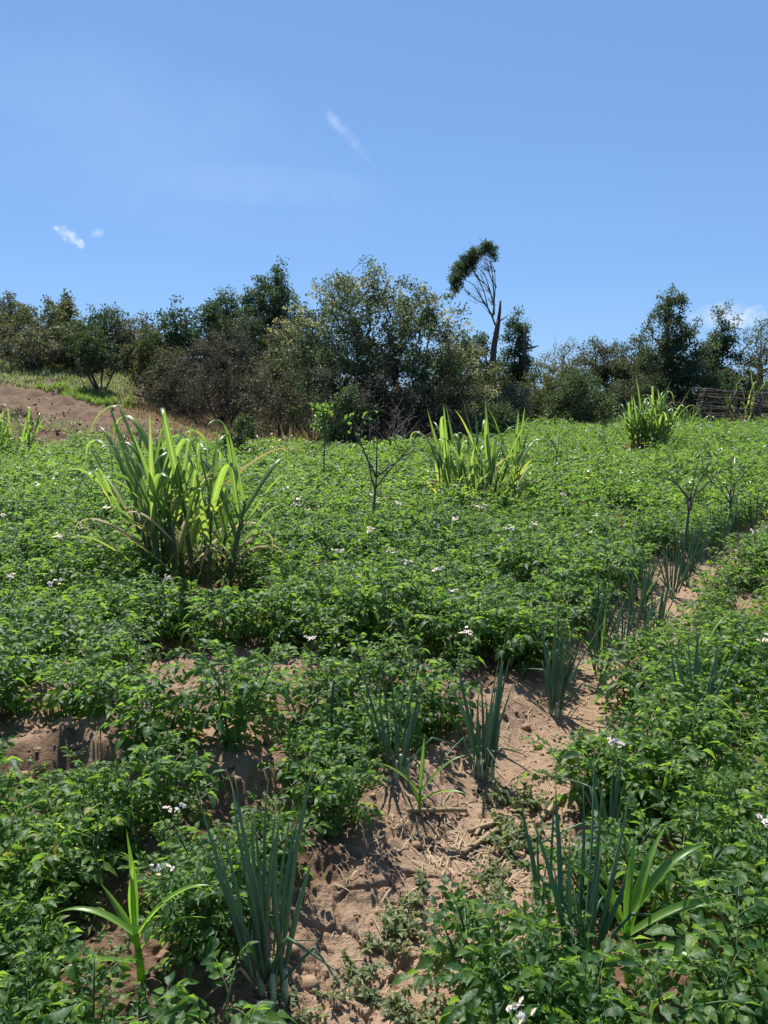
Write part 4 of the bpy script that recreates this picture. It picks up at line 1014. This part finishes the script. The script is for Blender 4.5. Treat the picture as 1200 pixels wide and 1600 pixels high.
def windswept():
    r = np.random.default_rng(11); Y = 26.0
    q = lambda px, py, dy=0.0: np.array(at(px, py, Y + dy))
    xb, _, _ = at(770, 620, Y); zb = float(zground(xb, Y)); base = np.array([xb, Y, zb - .05])
    root = empty('windswept_tree', tuple(base)); tag(root, 'tall windswept tree with a bare dark trunk, broken top and a leafy arc leaning left', 'tree', GR)
    loc = lambda *a: q(*a) - base
    tr = [np.zeros(3), loc(769, 575), loc(772, 540), loc(777, 512), loc(779, 500)]
    top = [loc(779, 500), loc(781, 485), loc(782, 470)]
    gs = [(*tube(tr, (.15, .115, .10, .085, .07), 9), 0), (*tube(top, (.062, .05, .03), 7), 0), (*tube([loc(778, 503), loc(788, 497), loc(796, 491)], (.03, .02, .006), 4), 0)]
    obj('trunk', mesh_tri('windswept_trunk', gs, [M['bark']]), root)
    limbs = [[(774, 508), (768, 492), (762, 480), (752, 465), (742, 446), (728, 438)], [(770, 495), (772, 478), (766, 455), (758, 430), (748, 412)],
             [(772, 492), (772, 470), (771, 445), (768, 420), (766, 395)], [(772, 475), (774, 450), (773, 425), (768, 408)], [(763, 482), (756, 474), (745, 470), (735, 460), (726, 452)],
             [(766, 455), (757, 442), (748, 436), (738, 425)], [(762, 478), (756, 455), (746, 432), (738, 420)], [(771, 445), (764, 425), (760, 405)]]
    for i, lb in enumerate(limbs):
        P = np.array([loc(a, b, r.normal(0, .25) * k / 4) for k, (a, b) in enumerate(lb)])
        g = [(*tube(P, np.linspace(.032 if i < 3 else .02, .007, len(P)), 5), 0)]
        for k in range(12):
            j = int(r.integers(1, len(P))); S = bend_curve(P[j] + r.normal(0, .03, 3), unit((-.7, r.normal(0, .5), .75) + r.normal(0, .25, 3)), r.uniform(.3, .8), 4, wob=.1, r=r); g.append((*tube(S, np.linspace(.010, .004, 5), 3), 0))
        obj('limb', mesh_tri('windswept_limb', g, [M['bark']]), root)
    arc = [(715, 452), (712, 441), (713, 431), (718, 422), (724, 414), (731, 406), (738, 400), (746, 394), (754, 389), (762, 386), (768, 391), (770, 400), (728, 424), (740, 410)]
    bl = []
    for a, b in arc:
        c = loc(a, b); s = .17 if a > 758 else .25; bl.append((c[0], c[1] + r.normal(0, .2), c[2], s, s * 1.6, s * .8))
    T = crown_points(bl, 120, r); V, F = leaves_at(T, 85, .10, .075, r, aspect=.4)
    obj('crown', mesh_tri('crown', [(V, F, 0)], [M['f_conifer']], smooth=False), root)
windswept()
def snag():
    r = np.random.default_rng(2); Y = 28.0
    x, _, z = at(822, 620, Y); b = np.array([x, Y, float(zground(x, Y)) - .04]); q = lambda a, c: np.array(at(a, c, Y)) - b
    root = empty('broken_snag', tuple(b)); tag(root, 'broken dead trunk standing among the dark foliage right of the windswept tree', 'dead tree', GR)
    obj('trunk', mesh_tri('snag_trunk', [(*tube([np.zeros(3), q(820, 575), q(819, 540), q(821, 508)], (.12, .10, .085, .04), 7), 0)], [M['bark']]), root)
    obj('branch', mesh_tri('snag_branch', [(*tube([q(820, 545), q(832, 543), q(842, 540)], (.05, .04, .015), 5), 0)], [M['bark']]), root)
snag()

# ------------------------------------------------------------------ woven stick fence
def fence():
    r = np.random.default_rng(19); Y = 23.6
    x0 = at(1096, 630, Y)[0]; x1 = x0 + 3.4; n = 7
    zb = lambda x, y: float(zground(x, y, True))
    root = empty('woven_fence', (x0, Y, zb(x0, Y))); tag(root, 'low dark fence of woven sticks and crooked posts at the right edge', 'fence')
    b = np.array(root.location); ztop = at(1096, 604, Y)[2] - b[2]
    slope = -.085
    def post(x, dy, h, lean, rad=.035):
        P = bend_curve((x, dy, -.1), (lean, 0, 1), h + .1, 5, wob=.05, r=r); obj('post', mesh_tri('fence_post', [(*tube(P, np.linspace(rad, rad * .8, 6), 7), 0)], [M['fence_wood']]), root)
    for k in range(n):
        x = 3.4 * k / (n - 1); h = ztop + slope * x * .8 - .03
        post(x, -.06 if k % 2 else .06, h + r.uniform(-.05, .06), r.normal(0, .06) + (.22 if k == 1 else 0), r.uniform(.028, .045))
    rows = 26
    for k in range(rows):
        z = .12 + (ztop - .16) * k / (rows - 1)
        for seg in range(2):
            if r.random() < .12: continue
            s = seg * 1.65 + r.normal(-.06, .1); ln = r.uniform(1.5, 2.1)
            xs = np.linspace(s, min(3.5, s + ln), 9); P = np.stack([xs, .05 * np.sin(xs / .567 * math.pi + (k % 2) * math.pi) + r.normal(0, .01, 9), z + slope * xs * (z / ztop) + np.cumsum(r.normal(0, .018, 9))], 1)
            rad = r.uniform(.008, .018); pale = k == rows - 1 or r.random() < .16
            obj('stick', mesh_tri('fence_stick', [(*tube(P, np.linspace(rad, rad * .6, 9), 5), 0)], [M['fence_pale' if pale else 'fence_wood']]), root)
    for k in range(14):      # stubs that stick out at the end
        z = .15 + (ztop - .2) * k / 13; P = bend_curve((.12, r.normal(0, .05), z), (-1, r.normal(0, .3), r.normal(.05, .2)), r.uniform(.15, .4), 4, wob=.08, r=r)
        obj('stick', mesh_tri('fence_stick', [(*tube(P, np.linspace(.012, .006, 5), 4), 0)], [M['fence_pale' if k % 3 == 0 else 'fence_wood']]), root)
fence()

# ------------------------------------------------------------------ grasses
def grass_blades(pts, h, w, r, lean=.5, n=3):
    m = len(pts); a = r.uniform(0, 6.28, m); ln = np.abs(r.normal(0, lean, m)); hh = h * r.uniform(.5, 1.3, m)
    d = np.stack([np.cos(a) * ln, np.sin(a) * ln, np.ones(m)], 1); s = np.stack([-np.sin(a), np.cos(a), np.zeros(m)], 1); rows = []
    for k, (t, ww) in enumerate(((0, 1), (.55, .8), (1, .05))):
        p = pts + d * (hh * t)[:, None] + np.stack([np.cos(a), np.sin(a), -np.ones(m) * .6], 1) * (ln * hh * .6 * t * t)[:, None]
        rows += [p - s * (w * ww / 2), p + s * (w * ww / 2)]
    V = np.stack(rows, 1).reshape(-1, 3); b = np.arange(m)[:, None] * 6
    return V, np.concatenate([b + (0, 1, 3), b + (0, 3, 2), b + (2, 3, 5), b + (2, 5, 4)])
def scatter(n, poly_px, lo, hi, r, fn=None):
    """random ground points with x in px-range scaled by distance"""
    out = []
    while len(out) < n:
        Y = r.uniform(lo, hi); px = r.uniform(*poly_px); x = (px - 600) / FPX * Y
        if fn and not fn(x, Y, px): continue
        out.append((x, Y))
    p = np.array(out); return np.column_stack([p, zground(p[:, 0], p[:, 1], True) - .01])
def grasses():
    r = np.random.default_rng(14)
    a = scatter(11000, (190, 520), 17.0, 26.0, r, lambda x, y, px: vnoise(x * .9, y * .9, 3) > .25 and y > 18.4 + (px < 260) * 4)
    V, T = grass_blades(a, .17, .012, r, .6); V2, T2 = grass_blades(scatter(5500, (420, 1260), 17.5, 25.0, r, lambda x, y, px: y > field_far(x, y) - .3), .28, .014, r, .4)
    o = obj('dry_grass', mesh_tri('dry_grass', [(V, T, 0), (V2, T2, 0)], [M['drygrass']])); tag(o, 'dry brown grass in front of the bushes', 'dry grass', kind='stuff')
    b = scatter(3000, (50, 215), 23.8, 26.4, r, lambda x, y, px: abs(y - 25.1 - (px - 130) * -.004) < .5 * (1 - ((px - 130) / 90) ** 2) + .1 and vnoise(x * 2, y * 2, 8) > .25)
    V, T = grass_blades(b, .22, .016, r, .45)
    o = obj('bright_grass', mesh_tri('bright_grass', [(V, T, 0)], [M['grass']])); tag(o, 'strip of bright green grass on the slope', 'grass', kind='stuff')
    c = scatter(9000, (-60, 215), 25.0, 31.0, r, lambda x, y, px: vnoise(x * .8, y * .8, 18) > .36)
    V, T = grass_blades(c, .20, .026, r, .7)
    d = scatter(6500, (-60, 480), 12.8, 21.5, r, lambda x, y, px: vnoise(x * 1.3, y * 1.3, 28) > .40 + .02 * (y - 13) and y > field_far(x, y) - .4)
    V2, T2 = grass_blades(d, .13, .02, r, .8)
    o = obj('slope_weeds', mesh_tri('slope_weeds', [(V, T, 0), (V2, T2, 0)], [M['weed']])); tag(o, 'patchy low green weeds on the slope and around the red soil', 'weeds', kind='stuff')
    e = scatter(1500, (225, 470), 11.2, 14.6, r, lambda x, y, px: vnoise(x * 2.2, y * 2.2, 38) > .35)
    V, T = grass_blades(e, .34, .022, r, .5)
    o = obj('tall_pale_grass', mesh_tri('tall_pale_grass', [(V, T, 0)], [M['grass']])); tag(o, 'stand of pale green grass behind the big napier clump', 'grass', kind='stuff')
grasses()
def tuft(px, py, h, nb, lab, seed, mat='grass', Y=None, w=.024):
    r = np.random.default_rng(seed); x, y = hit(px, py) if Y is None else (at(px, py, Y)[0], Y)
    gs = []
    for k in range(nb):
        a = r.uniform(0, 6.28); ln = abs(r.normal(.2, .22)); C = bend_curve((math.cos(a) * .05, math.sin(a) * .05, -.01), (math.cos(a) * ln, math.sin(a) * ln, 1), h * r.uniform(.6, 1.15), 8, droop=r.uniform(.1, .6), r=r)
        gs.append((*blade(C, wid(8, w), fold=.25), 0))
    o = obj('grass_tuft', mesh_tri('grass_tuft', gs, [M[mat]])); o.location = on(x, y, .01); tag(o, lab, 'grass tuft', 'grass tufts at the field edge')
tuft(165, 715, .55, 14, 'pale grass tuft left of the big napier clump at the field edge', 1)
tuft(300, 712, .7, 22, 'pale grass tuft directly behind the big napier clump', 2)
tuft(400, 715, .6, 18, 'pale grass tuft right behind the big napier clump', 3)
tuft(455, 712, .5, 14, 'grass tuft between the big napier clump and the leafy-topped sapling', 4)
tuft(555, 700, .5, 12, 'grass tuft in front of the pale dead brush', 5)
tuft(490, 640, 1.1, 22, 'tall brownish dry grass tuft before the dark undergrowth', 6, 'drygrass', Y=17.8, w=.02)
tuft(452, 655, .9, 8, 'withered drooping grass stalk left of the tall dry tuft', 7, 'drygrass', Y=16.8, w=.018)
tuft(105, 590, .5, 8, 'bright grass sprout on the slope below the bushes', 8, Y=26.5)
tuft(55, 600, .45, 8, 'bright grass sprout on the slope near the left edge', 9, Y=25.5)
tuft(1110, 600, .9, 10, 'yellow-green grass sprout over the left end of the woven fence', 10, Y=24.8)

# ------------------------------------------------------------------ wilting weeds, stalks, straw and clods on the bare soil
def weed_mesh(seed):
    r = np.random.default_rng(seed); fo, st = [], []
    for k in range(int(r.integers(7, 11))):
        a = r.uniform(0, 6.28); d = (math.cos(a), math.sin(a), r.uniform(.25, .9)); C = bend_curve((0, 0, 0), d, r.uniform(.08, .16), 6, droop=.2, wob=.08, r=r)
        st.append((*tube(C, np.linspace(.0025, .0012, 7), 3, False), 0))
        for i in range(1, 7):
            for _ in range(4):
                lv, lt = leaflet(r.uniform(.018, .034), r.uniform(.012, .020), 1, r); b = r.uniform(0, 6.28); e = r.normal(.1, .5)
                fo.append((lv @ basis((math.cos(b) * math.cos(e), math.sin(b) * math.cos(e), math.sin(e)), r.normal(0, .6)).T + C[i], lt, 0))
    return mesh_tri('weed_leaves', fo, [M['weed']]), mesh_tri('weed_stems', st, [M['stem']])
WEED = [weed_mesh(300 + k) for k in range(6)]
WEED_PX = [(520, 1555), (560, 1520), (600, 1475), (655, 1400), (630, 1440), (700, 1480), (690, 1535), (735, 1440), (775, 1375), (800, 1345), (830, 1320), (790, 1310), (760, 1405), (840, 1395), (655, 1600), (600, 1565),
           (870, 1215), (905, 1235), (925, 1205), (960, 1185), (985, 1150), (890, 1180), (835, 1255), (800, 1255), (1000, 1105), (575, 1170), (250, 1290), (60, 1330), (170, 1330), (110, 1450), (180, 1500), (330, 1215), (450, 1590), (1000, 1150), (950, 1240)]
for i, (a, b) in enumerate(WEED_PX):
    x, y = hit(a, b); root = empty('weed', on(x, y, .004), i * 1.7, .55 + .08 * ((i * 7) % 6))
    inf = 500 < a < 1010; k = sorted([q for q in WEED_PX if (500 < q[0] < 1010) == inf], key=lambda q: -q[1]).index((a, b))
    lab = f"{ORD[k]} low wilting weed up the furrow from the bottom edge" if inf else f"{ORD[k]} low weed on the earth left of the furrow, from the bottom edge"
    tag(root, lab, 'weed', 'low weeds on the furrow floor' if 500 < a < 1010 else 'low weeds on the bare earth at the left')
    obj('stem', WEED[i % 6][1], root); tag(obj('foliage', WEED[i % 6][0], root), kind='stuff')
def stalk(p0, p1, rad, lab, lift=.012):
    r = np.random.default_rng(p0[0]); a = np.array(hit(*p0)); b = np.array(hit(*p1)); n = 9
    t = np.linspace(0, 1, n)[:, None]; xy = a + (b - a) * t; z = zground(xy[:, 0], xy[:, 1], True); z = np.maximum(z, np.linspace(z[0], z[-1], n)) + lift
    z = np.linspace(z[0], z[-1], n) + max(0, float((z - np.linspace(z[0], z[-1], n)).max()) * .6); P = np.column_stack([xy, z]) + r.normal(0, .0012, (n, 3)); base = P[0].copy()
    R = rad * .85 * (1 + .07 * (np.arange(n) == 4)) * r.uniform(.97, 1.03, n)
    V, T = tube(P - base, R, 8); o = obj('dry_stalk', mesh_tri('dry_stalk', [(V, T, 0)], [M['drystalk']])); o.location = base; tag(o, lab, 'stalk', 'broken dry stalks on the soil')
stalk((637, 1277), (728, 1271), .011, 'dry stalk lying level below the small yellow-green maize seedling')
stalk((722, 1338), (778, 1300), .012, 'broken stalk pointing at the weeds beside the cracked soil')
stalk((732, 1303), (777, 1288), .012, 'short thick stalk piece beside the level stalk')
stalk((742, 1310), (757, 1287), .009, 'stub of dry stalk leaning across the short thick piece')
stalk((838, 1293), (880, 1247), .013, 'pale dry stalk lying aslant on the soil above the weeds')
stalk((60, 1578), (135, 1574), .008, 'thin dry stalk in the shade at the lower left corner')
stalk((275, 1600), (305, 1578), .009, 'pale stalk end at the bottom edge below the maize seedling')
stalk((965, 1170), (1012, 1148), .010, 'pale stalk among the weeds near the furrow bend')
def stake():
    x, y = hit(514, 1195); h = at(514, 1055, y)[2] - float(zground(x, y)); r = np.random.default_rng(3)
    P = bend_curve((0, 0, -.05), (.02, 0, 1), h + .05, 7, wob=.02, r=r)
    o = obj('wooden_stake', mesh_tri('wooden_stake', [(*tube(P, np.linspace(.010, .006, 8), 6), 0)], [M['bark_sap']])); o.location = on(x, y); tag(o, 'thin dark stick standing upright among the potato plants above the tall onion clump', 'stick')
stake()
def litter():
    r = np.random.default_rng(23); gs = []
    fx = lambda y: np.interp(y, [p[1] for p in FURROW], [p[0] for p in FURROW])
    n = 1000
    y = r.uniform(1.4, 4.5, n); x = np.where(r.random(n) < .6, fx(y) + r.normal(0, .24, n), r.uniform(-2, 1.8, n))
    heap = r.random(n) < .20; x = np.where(heap, r.normal(.27, .15, n), x); y = np.where(heap, r.normal(2.62, .12, n), y)
    a = r.uniform(0, 6.28, n); ln = r.uniform(.02, .10, n); x1, y1 = x + np.cos(a) * ln, y + np.sin(a) * ln
    z0, z1 = zground(x, y, True) + .004, zground(x1, y1, True) + .004
    for k in range(n):
        P = np.array([(x[k], y[k], z0[k]), ((x[k] + x1[k]) / 2, (y[k] + y1[k]) / 2, (z0[k] + z1[k]) / 2 + r.uniform(0, .010)), (x1[k], y1[k], z1[k])])
        gs.append((*blade(P, np.array([.003, .004, .002]) * r.uniform(.5, 1.4), fold=.3), 0))
    o = obj('straw_litter', mesh_tri('straw_litter', gs, [M['straw']])); tag(o, 'scattered bits of dry straw on the bare soil', 'straw', kind='stuff')
    ico_v = np.array([(0, 0, 1), (.9, 0, .35), (.28, .85, .35), (-.72, .53, .35), (-.72, -.53, .35), (.28, -.85, .35), (.72, .53, -.4), (-.28, .85, -.4), (-.9, 0, -.4), (-.28, -.85, -.4), (.72, -.53, -.4), (0, 0, -1)])
    ico_t = np.array([(0, 1, 2), (0, 2, 3), (0, 3, 4), (0, 4, 5), (0, 5, 1), (1, 6, 2), (2, 7, 3), (3, 8, 4), (4, 9, 5), (5, 10, 1), (2, 6, 7), (3, 7, 8), (4, 8, 9), (5, 9, 10), (1, 10, 6), (11, 7, 6), (11, 8, 7), (11, 9, 8), (11, 10, 9), (11, 6, 10)])
    gs = []
    def clods(x, y, s, m):
        z = zground(x, y, True) + s * .22
        V = ico_v[None] * (1 + r.normal(0, .22, (len(x), 12, 1))) * s[:, None, None] * np.array([1, 1, .72]) + np.stack([x, y, z], 1)[:, None, :]
        gs.append((V.reshape(-1, 3), (ico_t[None] + 12 * np.arange(len(x))[:, None, None]).reshape(-1, 3), m))
    x, y = r.uniform(-2.3, 2.2, 1400), r.uniform(1.35, 5.0, 1400); s = .006 + .022 * r.random(1400) ** 3
    clods(x, y, np.where(pl_dist(x, y, FURROW) < .16, s * .5, s), 0)
    y = r.uniform(1.35, 4.4, 1600); clods(fx(y) + r.normal(0, .22, 1600), y, .0025 + .008 * r.random(1600) ** 3, 0)
    clods(r.uniform(-2.3, -.45, 500), r.uniform(2.45, 3.5, 500), .006 + .022 * r.random(500) ** 2.5, 0)
    y = r.uniform(13, 24, 1400); clods((r.uniform(-60, 400, 1400) - 600) / FPX * y, y, .012 + .035 * r.random(1400) ** 2, 1)
    m2 = plain_mat('red_clod', (0.12, 0.062, 0.042), (0.20, 0.115, 0.08), scale=12, bump=.8, rough=.95)
    o = obj('soil_clods', mesh_tri('soil_clods', gs, [plain_mat('clod', (0.15, 0.095, 0.06), (0.34, 0.225, 0.145), scale=30, bump=.8, rough=.95), m2])); tag(o, 'loose clods of earth on the bare soil', 'clods', kind='stuff')
litter()
print('tris', sum(len(me.polygons) for me in bpy.data.meshes), 'objects', len(bpy.data.objects))
